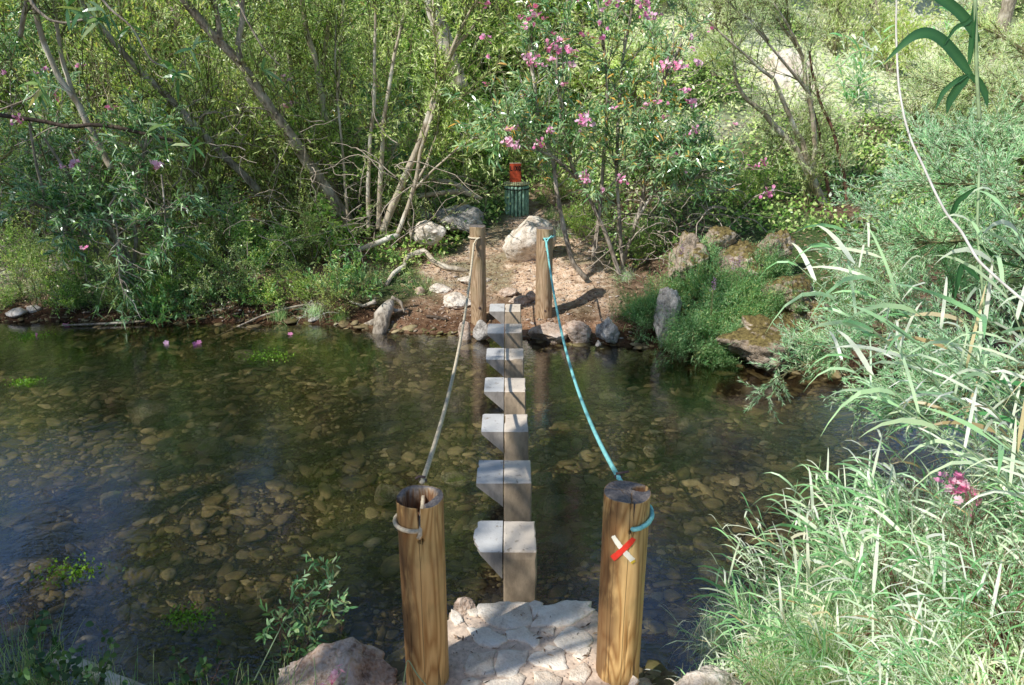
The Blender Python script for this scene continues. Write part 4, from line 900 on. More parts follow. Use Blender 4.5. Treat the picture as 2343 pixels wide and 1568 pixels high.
wood('fallen_stick', [gp(975, 730, .03), gp(1000, 733, .03), gp(1022, 737, .02)], [.018, .022, .018], 'barkd', 'short blackened stick lying by the water left of the far left post', 'branch')
wood('tree_stump', [P(893, 690, 9.95), P(880, 715, 9.8), P(873, 745, 9.65), P(862, 785, 9.55)], [.05, .10, .11, .06], 'bark', 'gnarled grey stump root reaching into the water at the left shore', 'stump', .35, 4, [([P(880, 700, 9.9), P(905, 712, 9.9), P(935, 708, 10.0)], [.03, .025, .01]), ([P(870, 730, 9.7), P(835, 745, 9.8), P(810, 770, 9.7)], [.05, .04, .02]), ([P(895, 680, 10.0), P(915, 690, 10), P(925, 715, 9.9)], [.025, .02, .01]), ([P(860, 690, 10.1), P(830, 700, 10.1), P(800, 690, 10.2)], [.03, .02, .01])])
wood('fallen_log', [P(120, 1500, 3.55), P(200, 1532, 3.3), P(300, 1580, 3.1), P(360, 1610, 3.0)], [.035, .04, .045, .045], 'barkp', 'pale log lying in the grass at the bottom left corner', 'log')
# ================================================================== HERO WOODY PLANTS
def clear(p, boxes):
    q = p-np.array([0, 0, CAMZ]); zc = q[:, 1]*CP-q[:, 2]*SP; yc = -(q[:, 1]*SP+q[:, 2]*CP); u = CX+F*q[:, 0]/zc; v_ = CY+F*yc/zc
    k = np.ones(len(p), bool)
    for x0, y0, x1, y1 in boxes: k &= ~((u > x0) & (u < x1) & (v_ > y0) & (v_ < y1))
    return k
MIR = [(110, 1090, 60, 110), (250, 1100, 70, 120), (225, 1300, 60, 130), (330, 1080, 40, 80), (290, 1450, 50, 90), (590, 1150, 45, 70), (660, 1200, 30, 90), (95, 990, 50, 40), (1500, 1400, 110, 130), (1640, 1450, 60, 110), (1370, 1330, 35, 70), (1200, 980, 40, 25), (430, 1180, 35, 60)]  # mirrored view spots where crowns are cut open for sky reflections
def openings(p):
    """False inside gaps cut in the crowns so blue sky mirrors in the water"""
    q = np.asarray(p)*np.array([1, 1, -1.])-np.array([0, 0, CAMZ]); zc = q[:, 1]*CP-q[:, 2]*SP; yc = -(q[:, 1]*SP+q[:, 2]*CP); u = CX+F*q[:, 0]/zc; v_ = CY+F*yc/zc
    k = np.ones(len(q), bool); nz = fbm(np.stack([u/45, v_/60, 0*u], -1), 1, 2, 5)*.35
    for cx, cy, rx, ry in MIR: k &= ((u-cx)/rx)**2+((v_-cy)/ry)**2 > (1.1+nz)
    return k | (q[:, 1] < 7)
def hero(name, trunks, label, cat, mat, leafkind=None, seed=1, density=1., twl=None, nsub=60, sublen=(.4, 1.0), flowers=0, over=None, lo=.3, fl_size=1.15, flspots=(), updir=.5, prune=None):
    """trunks: list of (pts, radii); foliage is grown from the upper part of every trunk"""
    base = np.array(trunks[0][0][0]); rg = np.random.default_rng(seed); root = empty(name, base, 0, label, cat)
    for k, (p, r) in enumerate(trunks):
        v, f = poly_tube(p, r, 10, .10, seed+k); meshobj('trunk' if k == 0 or cat != 'tree' else 'limb', v-base, f, M[mat], root, True)
    if leafkind:
        s = dict(SPEC[leafkind]) if leafkind in SPEC else {}; s.update(over or {})
        rs = []
        for p, r in trunks:
            p = np.asarray(p); d = np.concatenate([[0], np.cumsum(np.linalg.norm(np.diff(p, axis=0), axis=1))]); q = np.linspace(d[-1]*lo, d[-1], 12)
            rs.append(np.stack([np.interp(q, d, p[:, k]) for k in range(3)], 1))
        rs = np.stack(rs); ns = nsub*len(trunks); sp, st = pick(rg, rs, ns, 0, 1)
        sub = paths(rg, sp, dirs(rg, st, .7, .15), rg.uniform(*sublen, ns), 7, .5, updir)
        nt_ = int(ns*s.get('tps', 6)*density); tp, tt = pick(rg, sub, nt_, .15, 1)
        kk = openings(tp); tp, tt = tp[kk], tt[kk]; nt_ = len(tp); sub = sub[openings(sub[:, 3])]
        if prune:
            keep = clear(tp, prune); tp, tt = tp[keep], tt[keep]; nt_ = len(tp); sub = sub[clear(sub[:, 3], prune)]
        tw = paths(rg, tp, dirs(rg, tt, .5, .25), (twl or s['twl'])*rg.uniform(.6, 1.2, nt_), 5, .35, s['up']*.3)
        r0 = s['r']; parts = [tubes(sub, r0*.5, r0*.2, 4), tubes(tw, r0*.22, r0*.12, 3)]; v, f = join(parts); meshobj('twigs', v-base, f, M[s['stem']], root, True)
        lp, lt = along(rg, tw, s['nl'], .12); nl = len(lp); L = rg.uniform(*s['L'], nl)
        leafobj('foliage', [leaves(rg, lp-base, dirs(rg, lt, s['lsp'], s['up']*.3), L, s['W']*L/np.mean(s['L']), s['prof'], s['bend'], None, .85)], M[s['mat']], root)
        for k in range(flowers):
            q = tw[rg.integers(0, nt_), -1]; flower(rg, root, q-base, 'pink', fl_size)
    for (px, py, d, sz) in flspots: flower(rg, root, P(px, py, d)-base, 'pink', sz)
    return root
C2 = lambda cx, cy: (786+.3356*cx, .3356*cy)
C3 = lambda cx, cy: (1555.7+.3356*cx, .3356*cy)
C1 = lambda cx, cy: (.3356*cx, .3356*cy)
def tr(pts, d0, d1, r0, r1, cf):
    n = len(pts); return [P(*cf(*q), d0+(d1-d0)*i/(n-1)) for i, q in enumerate(pts)], list(np.linspace(r0, r1, n))
SPEC['willow']['tps'] = 5; SPEC['oleander']['tps'] = 4; SPEC['bush']['tps'] = 6; SPEC['sapling']['tps'] = 5
# leaning grey trunk on the left
hero('leaning_tree', [tr([(2420, 1590), (2250, 1330), (2080, 1080), (1980, 930), (1800, 680), (1640, 430), (1450, 240), (1250, 0), (1000, -350), (900, -900)], 12.6, 10.8, .10, .04, C1),
    tr([(1640, 430), (1620, 300), (1650, 150), (1655, 0), (1700, -400)], 11.5, 11.3, .045, .02, C1), tr([(1500, 270), (1490, 150), (1460, 0), (1400, -400)], 11.3, 11.2, .04, .02, C1)],
    'thick grey brown trunk leaning up to the left behind the pale stems', 'tree', 'bark', 'willow', 3, 1., .4, 60, (.4, 1.1), lo=.15)
hero('leaning_tree', [tr([(1760, 1300), (1700, 1230), (1500, 1040), (1240, 760), (1080, 600), (900, 430), (760, 270), (600, 100), (420, -200), (200, -700)], 12.4, 11.4, .06, .03, C1)],
    'thinner dark trunk leaning up to the left across the shaded thicket', 'tree', 'bark', 'bush', 4, .8, None, 34, (.5, 1.1), lo=.4)
hero('leaning_tree', [tr([(1180, 960), (1050, 930), (800, 870), (620, 850), (480, 870), (300, 830), (100, 800), (-200, 760)], 10.6, 10.0, .022, .028, C1)],
    'nearly horizontal bare bough arching across the left thicket', 'branch', 'barkd', None, 5)
hero('leaning_tree', [tr([(760, 1150), (620, 900), (540, 720), (400, 530), (300, 300), (230, 50), (200, -300)], 11.6, 11.2, .05, .03, C1), tr([(620, 900), (500, 650), (420, 400), (380, 100), (350, -200)], 11.6, 11.4, .04, .02, C1), tr([(140, 250), (160, 120), (185, 0), (200, -200)], 10.8, 10.6, .03, .025, C1)],
    'cluster of pale slanting stems at the far left of the thicket', 'tree', 'barkp', 'willow', 6, .8, None, 40, (.4, 1.), lo=.3)
# pale multi stemmed willow
s_ = [tr([(265, 1575), (340, 1390), (430, 1180), (500, 1020), (550, 880), (620, 660), (700, 430), (760, 320), (870, 200), (960, 60)], 12.2, 11.4, .062, .02, C2),
      tr([(170, 1570), (165, 1300), (180, 950), (210, 700), (210, 450), (215, 200), (220, 0), (230, -400)], 12.2, 11.8, .034, .015, C2),
      tr([(240, 1560), (245, 1300), (265, 1000), (270, 830), (310, 600), (345, 380), (400, 150), (440, 0), (520, -400)], 12.2, 11.9, .042, .015, C2),
      tr([(370, 1590), (450, 1380), (500, 1200), (520, 1040), (600, 800), (640, 640), (625, 450), (620, 250), (610, 0), (600, -300)], 11.9, 11.6, .034, .014, C2),
      tr([(700, 430), (770, 260), (850, 100), (910, 0), (1000, -200)], 11.6, 11.2, .025, .012, C2), tr([(480, 1270), (560, 1130), (640, 900), (660, 650), (700, 500)], 12.0, 11.8, .02, .01, C2),
      tr([(480, 1290), (620, 1150), (780, 1010), (950, 900), (1090, 850)], 12.0, 11.5, .018, .008, C2), tr([(40, 1580), (15, 1350), (0, 1100), (-30, 800), (-60, 500), (-50, 100)], 12.3, 12.2, .025, .012, C2)]
hero('willow', s_, 'pale multi stemmed willow rising behind the round boulder left of the path', 'tree', 'barkp', 'willow', 8, .9, .35, 26, (.3, .8), lo=.32, over=dict(tps=4, nl=15), updir=.8)
s2 = [tr([(2300, 1560), (2260, 1200), (2230, 900), (2190, 650), (2150, 400), (2080, 200), (2060, 0), (2000, -500)], 12.9, 12.6, .06, .035, C1), tr([(2330, 1500), (2250, 1100), (2200, 800), (2190, 500), (2230, 250), (2250, 0), (2300, -400)], 13, 12.8, .05, .03, C1),
      tr([(2280, 1500), (2150, 1100), (2080, 850), (2000, 600), (1960, 300), (1950, 0), (1900, -400)], 13, 12.9, .045, .025, C1), tr([(2270, 1480), (2100, 1200), (1950, 900), (1880, 600), (1880, 300), (1830, 0)], 13, 12.7, .03, .015, C1),
      tr([(2300, 1450), (2280, 1100), (2300, 700), (2320, 300), (2340, 0)], 13, 12.8, .03, .02, C1), tr([(2310, 1450), (2180, 1050), (2120, 750), (2050, 450), (1990, 100), (1960, -100)], 13, 13, .028, .015, C1)]
hero('willow', s2, 'bundle of sunlit whitish trunks behind the leaning tree', 'tree', 'barkp', 'willow', 9, .9, .4, 30, (.4, 1.), lo=.25)
hero('oak_tree', [tr([(790, 600), (740, 450), (690, 300), (640, 150), (600, 0), (560, -500)], 15.5, 15.2, .19, .15, C2)], 'stout pale trunk half hidden among leaves behind the willow', 'tree', 'barkp', None, 10)
# central oleander
ol = [tr([(1650, 1900), (1560, 1800), (1500, 1560), (1450, 1300), (1430, 1100), (1330, 850), (1290, 500), (1280, 200), (1270, 0)], 10.7, 10.9, .04, .014, C2),
      tr([(1880, 1870), (1790, 1600), (1700, 1400), (1560, 1150), (1480, 830), (1460, 600), (1450, 300)], 10.8, 10.7, .035, .012, C2), tr([(1700, 1750), (1740, 1500), (1760, 1250), (1800, 700), (1790, 450), (1760, 200), (1720, -50)], 10.9, 11.0, .032, .012, C2),
      tr([(1900, 1850), (1880, 1500), (1860, 1200), (1870, 800), (1900, 400), (1960, 100), (1990, -100)], 10.9, 11.0, .03, .012, C2), tr([(1900, 1800), (2030, 1400), (2080, 1050), (2100, 800), (2200, 500), (2300, 300)], 11, 10.8, .03, .012, C2),
      tr([(1600, 1230), (1420, 1060), (1250, 1010), (1100, 960), (1000, 930)], 10.8, 10.4, .02, .008, C2), tr([(2000, 1500), (2100, 1330), (2230, 1270), (2400, 1200)], 10.9, 10.5, .022, .01, C2), tr([(1800, 1290), (1950, 1130), (2060, 1060), (2300, 1100)], 10.8, 10.4, .018, .008, C2)]
fls = [(1200,1),(1,1)]
FL = [(970,20,1.),(965,250,1.3),(985,385,1.),(965,565,.7),(1205,115,1.),(1255,125,1.2),(1310,100,1.4),(1365,125,.9),(1298,170,1.),(1237,190,1.),(1300,38,1.1),(1435,228,.8),(1485,268,1.2),(1445,320,1.2),(1475,345,1.3),(1520,330,1.5),(1555,345,1.3),(1410,330,1.1),(1280,395,1.),(1245,405,.8),(1280,430,.8),(1430,400,1.),(1398,410,.8),(1362,450,.6),(1565,450,1.),(1745,160,1.2),(1800,195,.9),(1750,255,1.3),(1635,235,1.2),(1820,5,1.2),(2000,8,1.3),(2045,20,1.2),(2060,95,.8),(2095,125,1.1),(2190,455,1.2),(2285,455,1.1),(2320,615,1.2),(2070,710,1.1),(2145,695,1.1),(2210,705,.9),(2183,797,1.1),(1500,575,1.1),(1620,790,.9),(1640,820,1.2),(1660,850,1.3),(1680,815,.9),(1840,735,1.),(1125,880,1.4),(1145,965,1.),(1135,990,1.1),(1160,1010,1.),(1335,985,.9),(1405,895,.7),(1645,1200,.8),(1655,1240,.7),(1770,1295,1.2),(1895,1232,.9),(2257,1048,.8),(1770,75,.7),(1320,380,.7)]
spots = [(C2(a, b)[0], C2(a, b)[1], 9.7+.4*((k*37) % 10)/10, c*.78) for k, (a, b, c) in enumerate(FL)]
spots += [(C3(a, b)[0], C3(a, b)[1], 10.4, c) for a, b, c in ((30, 620, 1.2), (90, 705, 1.7), (60, 690, 1.2), (110, 440, .9), (0, 460, 1.), (90, 325, .6), (60, 265, .8), (210, 190, .7), (500, 1130, .8), (568, 1115, .6), (605, 1320, .9), (375, 845, .7), (50, 450, .7))]
hero('oleander', ol, 'tall oleander covered in pink blossom right of the litter bin', 'shrub', 'bark', 'oleander', 12, .75, .35, 34, (.35, .85), flowers=24, lo=.32, fl_size=.6, flspots=spots[:73], updir=.6, prune=[(1105, 345, 1255, 620)], over=dict(nl=15))
# tamarisk
tm = [tr([(1080, 1600), (980, 1400), (900, 1230), (840, 1120), (780, 1000), (640, 860), (560, 760), (440, 670), (380, 560), (370, 420), (350, 200)], 12.4, 11.4, .075, .012, C3), tr([(900, 1200), (830, 960), (790, 900), (740, 780), (680, 640), (640, 540), (540, 470), (440, 370), (300, 250), (150, 100)], 12.1, 11.2, .045, .01, C3),
      tr([(900, 1180), (920, 1000), (905, 800), (880, 640), (820, 560), (750, 480), (600, 300), (400, 60)], 12.1, 11.4, .045, .01, C3), tr([(910, 850), (860, 600), (840, 400), (760, 260), (690, 180), (600, 0), (500, -300)], 12.1, 11.8, .035, .012, C3),
      tr([(840, 400), (800, 300), (720, 150), (640, 30), (500, -200)], 12, 11.6, .022, .01, C3), tr([(600, 280), (500, 150), (380, 70), (250, -60)], 11.6, 11.2, .02, .01, C3)]
SPEC['tam'] = dict(twl=.30, nl=30, L=(.03, .065), W=.0055, r=.012, mat='tam', stem='stemg', up=.35, prof=SMALL, bend=.1, lsp=.45, tps=9)
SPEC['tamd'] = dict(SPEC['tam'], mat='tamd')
hero('tamarisk', tm, 'feathery pale tamarisk with several dark limbs from one sunlit trunk', 'tree', 'barkp', 'tam', 14, .75, .34, 17, (.4, .9), lo=.30, updir=.5)
hero('bare_sapling', [tr([(1050, 1480), (1000, 1250), (970, 1080), (950, 900), (890, 700), (880, 500)], 12.3, 12.2, .03, .015, C3)], 'thin reddish stem just right of the tamarisk trunk', 'branch', 'stemr', 'tam', 15, .6, None, 8, (.3, .6), lo=.4)
hero('bare_sapling', [tr([(1140, 1500), (1135, 1300), (1090, 1080), (1040, 880), (960, 720), (900, 500), (880, 350)], 12.3, 12.1, .035, .015, C3), tr([(1140, 1400), (1110, 1150), (1090, 1050)], 12.3, 12.2, .02, .012, C3)], 'taller reddish brown stem right of the tamarisk', 'branch', 'stemr', 'tam', 16, .6, None, 8, (.3, .6), lo=.4)
# tamarisk spray hanging low over the water on the right
def spray(label, ends, seed, dens=1., kind='tamd', sub=(.3, .7)):
    tks = []
    for (a, b, d0, d1, r) in ends:
        p0 = P(*a, d0); p1 = P(*b, d1); m = (p0+p1)/2+np.array([0, 0, .12*np.linalg.norm(p1-p0)]); tks.append(([p0, m, p1], [r, r*.7, r*.3]))
    return hero('tamarisk', tks, label, 'shrub', 'stemg', kind, seed, dens, .26, 30, sub, lo=.12, updir=.0)
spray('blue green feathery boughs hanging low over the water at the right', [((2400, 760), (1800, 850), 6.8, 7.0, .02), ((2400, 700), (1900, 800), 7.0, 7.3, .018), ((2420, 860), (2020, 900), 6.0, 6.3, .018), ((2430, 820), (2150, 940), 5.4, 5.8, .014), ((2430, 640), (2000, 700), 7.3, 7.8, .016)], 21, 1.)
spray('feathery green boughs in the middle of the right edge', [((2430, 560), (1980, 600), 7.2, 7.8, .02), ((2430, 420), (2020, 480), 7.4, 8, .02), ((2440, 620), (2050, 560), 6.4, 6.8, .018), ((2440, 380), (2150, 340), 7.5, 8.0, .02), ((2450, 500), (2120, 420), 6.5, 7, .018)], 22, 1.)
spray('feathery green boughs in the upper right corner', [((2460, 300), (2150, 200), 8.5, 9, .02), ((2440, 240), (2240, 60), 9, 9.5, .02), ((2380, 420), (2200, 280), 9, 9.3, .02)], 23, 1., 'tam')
# ================================================================== BACKDROP THICKET
protos = {}
def proto(kind, seed, over=None, key=None, flowers=0, density=1.):
    r = plant(kind, seed, (0, 0, 0), {'bush': 'shrub', 'willow': 'willow_shrub'}.get(kind, kind), over=over, flowers=flowers, density=density)
    return r
def place(pr_, used, loc, rz, s, label, cat, group=None):
    o = pr_ if not used.get(pr_.name) else copy_tree(pr_)
    used[pr_.name] = 1; o.location = tuple(loc); o.rotation_euler = (0, 0, rz); o.scale = (s, s, s*rnd.uniform(.9, 1.15))
    tag(o, label, cat, group); 
    if group is None and 'group' in o: del o['group']
    return o
U = {}
PB = [proto('bush', 101), proto('bush', 102, dict(h=2.0, tilt=.4)), proto('bush', 103, dict(L=(.05, .08), W=.03, nl=11))]
PW = [proto('willow', 111), proto('willow', 112, dict(h=3.0, ns=7)), proto('willow', 113, dict(h=2.2, tilt=.5))]
PO = [proto('oleander', 121, flowers=3), proto('oleander', 122, flowers=9, over=dict(h=2.8)), proto('oleander', 123, dict(h=1.8, tilt=.55), flowers=2)]
def zone_label(x, y, kind):
    side = 'left' if x < -2.2 else ('middle' if x < 2.2 else 'right')
    dep = 'front' if y < 14.2 else ('mid' if y < 17.5 else 'top')
    a = {'bush': 'leafy dark green shrub', 'willow': 'slender willow shrub', 'oleander': 'dark narrow leaved oleander'}[kind]
    b = {'left': 'in the shaded left thicket', 'middle': 'on the slope behind the bin', 'right': 'on the bright right slope'}[side]
    c = {'front': 'lowest on the bank', 'mid': 'half way up the slope', 'top': 'highest up the slope'}[dep]
    return f'{a} {b}, {c}', f'{a}s {b}, {c}'
rg = np.random.default_rng(77); spots_ = []
def too_close(x, y, dm):
    return any((x-a)**2+(y-b)**2 < dm*dm for a, b in spots_)
tries = 0
while len(spots_) < 120 and tries < 8000:
    tries += 1; y = rg.uniform(12.0, 22.5); hw = .66*y+1.2; x = rg.uniform(-hw, hw)
    if abs(x-.3) < 1.7 and y < 14.8: continue
    if x > -1 and x < 3.0 and y < 12.6: continue
    if x > 2.0 and y < 13.2: continue
    if 2.5 < x and (rg.uniform() < .8 or (x < 7.2 and y < 18)): continue
    if abs(x) < 3 and y < 17 and rg.uniform() < .35: continue
    if too_close(x, y, .85): continue
    spots_.append((x, y))
PP = [plant('willow', 161, name='pale_shrub', over=dict(h=1.3, mat='palescrub', ns=12, tilt=.5, nl=13)), plant('bush', 162, name='pale_shrub', over=dict(h=1.1, mat='palescrub', nl=10))]  # lit copies of willow and bush, sunlight painted into their leaves
for x, y in spots_:
    r_ = rg.uniform(); kind = 'willow' if r_ < .42 else ('bush' if r_ < .78 else 'oleander')
    if abs(x-.3) < 2.2 and y < 17: kind = 'bush' if rg.uniform() < .7 else 'willow'
    pl_ = {'willow': PW, 'bush': PB, 'oleander': PO}[kind]; pp = pl_[int(rg.integers(0, 3))]
    s = rg.uniform(.8, 1.3)*(1.0 if y < 15 else 1.25)
    if x > 2.2 and y > 14 and rg.uniform() < .6: continue
    if x > 1.6 and y > 14 and kind != 'oleander':
        zz = 'left part' if x < 5 else ('middle' if x < 9 else 'right part'); hh = 'high' if y > 17.5 else 'low'
        place(PP[int(rg.integers(0, 2))], U, (x, y, float(H(x, y))-.05), rg.uniform(0, 6.3), s*.9, f'pale sun bleached shrub {hh} on the {zz} of the bright right slope', 'shrub', f'pale sun bleached shrubs {hh} on the {zz} of the right slope'); continue
    if abs(x-.3) < 2.2 and y < 16.5: s *= .62
    if x > 2.3: s *= .75
    lb, gp_ = zone_label(x, y, kind); place(pp, U, (x, y, float(H(x, y))-.05), rg.uniform(0, 6.3), s, lb, 'shrub', gp_)
PRS = reed(163, 'slope_reed', 12, (1., 1.6), (-.1, -.1, 0), 'reed', (.03, .05), (.5, .8))
for i in range(24):
    for _ in range(50):
        x = rg.uniform(2.6, 14); y = rg.uniform(13.4, 22)
        if x < .66*y+.8 and not too_close(x, y, .75) and not (4.2 < x < 6.6 and 14.2 < y < 18): break
    spots_.append((x, y)); k = i % 3; near = y < 16.5
    if k == 2: place(PRS, U, (x, y, float(H(x, y))-.05), rg.uniform(0, 6), rg.uniform(.7, 1.1), 'pale reed clump low on the sunlit right slope' if near else 'pale reed clump high on the sunlit right slope', 'reed', 'pale reeds on the right slope, '+('low' if near else 'high'))
    else: place(PP[k], U, (x, y, float(H(x, y))-.05), rg.uniform(0, 6), rg.uniform(.6, 1.2), ('bright yellow green shrub' if k else 'bright wispy shrub')+(' low' if near else ' high')+' on the sunlit right slope', 'shrub', ('bright shrubs' if k else 'bright wispy shrubs')+(' low' if near else ' high')+' on the right slope')
# tangles of dry twigs
def tangle(n, region, seed, L, label, zr=(.1, 2.2)):
    r2 = np.random.default_rng(seed); x = r2.uniform(region[0], region[1], n); y = r2.uniform(region[2], region[3], n); p = np.stack([x, y, H(x, y)+r2.uniform(zr[0], zr[1], n)], 1)
    d = r2.normal(0, 1, (n, 3))*np.array([1, .5, .55])+np.array([.25, 0, .25]); pt = paths(r2, p, d, r2.uniform(L[0], L[1], n), 12, .9, -.5); ok = clear(pt.reshape(-1, 3), [(1140, 355, 1225, 510)]).reshape(n, 12).all(1); pt = pt[ok]; n = len(pt); r = r2.uniform(.003, .011, n)
    v, f = tubes(pt, r, r*.4, 5); tag(meshobj('dry_twigs', v, f, M['twigs'], None, True), label, 'twigs', None, 'stuff')
tangle(420, (-9, -1.3, 10.8, 13.5), 171, (.5, 1.9), 'tangle of thin dry grey twigs under the trees of the left bank')
tangle(130, (1.0, 3.2, 10.2, 11.8), 172, (.3, 1.1), 'tangle of dry twigs at the foot of the pink oleander', (.05, 1.2))
tangle(160, (-2, 7, 12.5, 16), 173, (.4, 1.3), 'thin dry twigs scattered through the scrub of the middle slope', (.05, 1.1))
hs = [(60, 640, 'bush', 1, .4, 'leafy bush at the far left waterline'), (180, 640, 'bush', 2, .42, 'leafy bush at the foot of the straggly oleander'), (300, 640, 'willow', 2, .35, 'willow shoots over the left waterline'), (420, 630, 'bush', 0, .45, 'green bush behind the overhanging shoots'), (480, 650, 'willow', 0, .3, 'low willow shoots by the broad leaved sapling'), (120, 590, 'willow', 1, .4, 'willow shoots behind the far left waterline'), (520, 600, 'bush', 1, .4, 'dense green bush on the left bank under the leaning trees'), (640, 620, 'bush', 2, .42, 'bright leafy bush on the bank left of the crossing root'), (720, 610, 'willow', 0, .35, 'willow shoots beside the pale log'), (560, 600, 'bush', 0, .75, 'low leafy shrub in front of the leaning tree on the left bank'), (690, 560, 'willow', 2, .6, 'willow shoots at the foot of the leaning tree'), (470, 560, 'willow', 0, .75, 'tangled willow shoots in the shade of the left bank'),
      (610, 500, 'willow', 1, .6, 'upright willow shoots left of the leaning trunk'), (380, 480, 'bush', 1, .8, 'dark shrub in the hollow of the left bank'), (60, 500, 'bush', 0, .8, 'dark shrub at the left edge of the bank'),
      (1480, 600, 'bush', 2, .45, 'low dark leafy bush at the foot of the pink oleander'), (1330, 560, 'bush', 1, .38, 'small green bush right of the big smooth boulder'), (1720, 470, 'bush', 0, .5, 'green bush behind the mossy outcrop'), (1850, 480, 'willow', 0, .5, 'pale bush at the foot of the tamarisk'),
      (760, 420, 'bush', 0, .7, 'leafy shrub behind the pale willow stems'), (1270, 470, 'bush', 2, .42, 'ground hugging green bush right of the bin'), (1080, 430, 'bush', 2, .4, 'low green bush left of the bin')]
for px, py, kd, i, s, lb in hs:
    q = ground_hit(px, py); pp = {'willow': PW, 'bush': PB, 'oleander': PO}[kd][i]; place(pp, U, (q[0], q[1], q[2]-.04), rnd.uniform(0, 6), s, lb, 'shrub')
# left oleander by the water with its leaning stems
C4 = lambda cx, cy: (.3356*cx, 483.9+.3356*cy)
lo_ = [tr([(745, 580), (640, 430), (540, 260), (430, 100), (330, -20), (250, -300), (200, -600)], 10.6, 10.2, .035, .014, C4), tr([(930, 490), (860, 280), (740, 130), (620, 0), (500, -200), (300, -500)], 10.9, 10.5, .055, .014, C4),
       tr([(720, 580), (690, 330), (560, 120), (420, 0), (200, -60)], 10.7, 10.1, .03, .012, C4), tr([(880, 480), (800, 200), (690, 0), (560, -250), (480, -420)], 10.8, 10.3, .032, .012, C4), tr([(900, 480), (930, 200), (900, -50), (960, -300), (1000, -500)], 10.9, 10.6, .03, .012, C4),
       tr([(840, -180), (740, -30), (800, 110), (808, 250), (815, 460), (840, 490)], 9.9, 9.8, .016, .007, C4), tr([(1100, -250), (1120, -60), (1125, 60), (1130, 210), (1160, 245)], 10, 9.9, .012, .006, C4)]
hero('oleander', lo_, 'straggly oleander leaning from the left bank with hanging leafy shoots', 'shrub', 'bark', 'oleander', 31, 1., .3, 22, (.3, .7), flowers=3, lo=.35, flspots=[(162, 380, 9.9, 1.), (352, 382, 9.9, 1.2), (280, 457, 9.9, .8), (424, 475, 9.9, .7), (40, 276, 9.8, .7), (190, 567, 9.9, .9), (8, 165, 9.8, .9)], updir=.2, over=dict(tps=3))
# shore shrubs and herbs
PS = [plant('shore', 131, name='shore_shrub'), plant('shore', 132, name='shore_shrub', over=dict(h=.7, tilt=.6))]
PH = [plant('herb', 141, name='willowherb'), plant('herb', 142, name='willowherb', over=dict(h=.9, ns=26)), plant('herb', 143, name='willowherb', over=dict(h=.6, tilt=.5))]
PG = []
for k, (n, L, mt) in enumerate(((260, (.15, .4), 'grass'), (200, (.2, .5), 'grass'), (320, (.2, .55), 'grassp'))):
    r0 = empty('grass_tuft'); blades('blades', 150+k, n, .06, L, (.003, .007), mt, r0, .45); PG.append(r0)
WL = ['at the far left edge', 'second from the left edge', 'below the pale stones', 'below the straggly oleander', 'just right of the straggly oleander', 'behind the long stick', 'above the long stick', 'left of the bright clump', 'between the sticks and the stump', 'left of the stump', 'behind the stump']
for i in range(11):
    x = -6.9+i*.44; kd = i % 3; y = float(np.interp(x, FSX, FSY))+rnd.uniform(.15, .5)
    place([PB[2], PW[2], PB[0]][kd], U, (x, y, float(H(x, y))-.1), rnd.uniform(0, 6), rnd.uniform(.28, .45), ['leafy bush', 'willow shoots', 'dense low bush'][kd]+' overhanging the left waterline, '+WL[i], 'shrub')
for i, (px, py, s, lb) in enumerate([(360, 745, 1., 'leafy shrub dipping its shoots in the water at the left shore'), (430, 735, 1.1, 'leafy shoots over the left waterline, middle of the overhanging row'), (480, 700, .8, 'leafy shoots at the right of the overhanging row'), (300, 720, .7, 'grey leaved shoots at the left of the overhanging row'),
                                     (590, 640, 1., 'broad leaved sapling on the left bank'), (570, 690, .8, 'low leafy plant under the broad leaved sapling'), (790, 690, 1.3, 'bright green leafy clump on the bank by the stump'), (740, 680, 1., 'green clump left of the bright one by the stump'), (830, 655, .7, 'small clover like patch behind the stump'),
                                     (620, 700, .8, 'sunlit green plant on the grassy shore'), (900, 600, .6, 'small green plant beside the crossing root'), (1010, 600, .35, 'tiny plant on the path edge')]):
    q = ground_hit(px, py); place(PS[i % 2], U, (q[0], q[1]-.05, q[2]-.03), rnd.uniform(0, 6), s*.85, lb, 'plant')
hb = [(1560, 800), (1600, 815), (1640, 820), (1680, 800), (1590, 750), (1640, 740), (1690, 740), (1620, 690), (1670, 680), (1720, 690), (1640, 610), (1700, 570), (1745, 640), (1600, 650), (1660, 640), (1780, 610), (1560, 640), (1620, 560), (1500, 660), (1470, 700), (1690, 790), (1730, 770), (1770, 740), (1690, 620)]
for i, (px, py) in enumerate(hb):
    d = 8.5+(815-py)*.0050; p = P(px, py, d); z = max(p[2]-.42, float(H(p[0], p[1]))-.02)
    place(PH[i % 3], U, (p[0], p[1], z), rnd.uniform(0, 6), rnd.uniform(.75, 1.1)*.66, 'narrow leaved green herb growing among the mossy rocks of the right bank', 'plant', 'herbs among the rocks of the right bank')
for i, (px, py, d) in enumerate([(1678, 604, 8.9), (1690, 600, 8.9), (1630, 660, 8.6), (1633, 650, 8.6), (1560, 570, 9)]):
    r0 = empty('flower_spike', P(px, py, d), 0, 'small purple flower spike rising from the herbs on the right bank', 'flower', 'purple flower spikes in the herbs'); rgx = np.random.default_rng(i)
    v, f = tubes(np.array([[[0, 0, -.35], [0, 0, -.1], [.01, 0, .05]]]), .003, .002, 4); meshobj('stem', v, f, M['stemg'], r0, True)
    for k in range(5): flower(rgx, r0, (rgx.normal(0, .01), 0, -.05+k*.025), 'purple', .35)
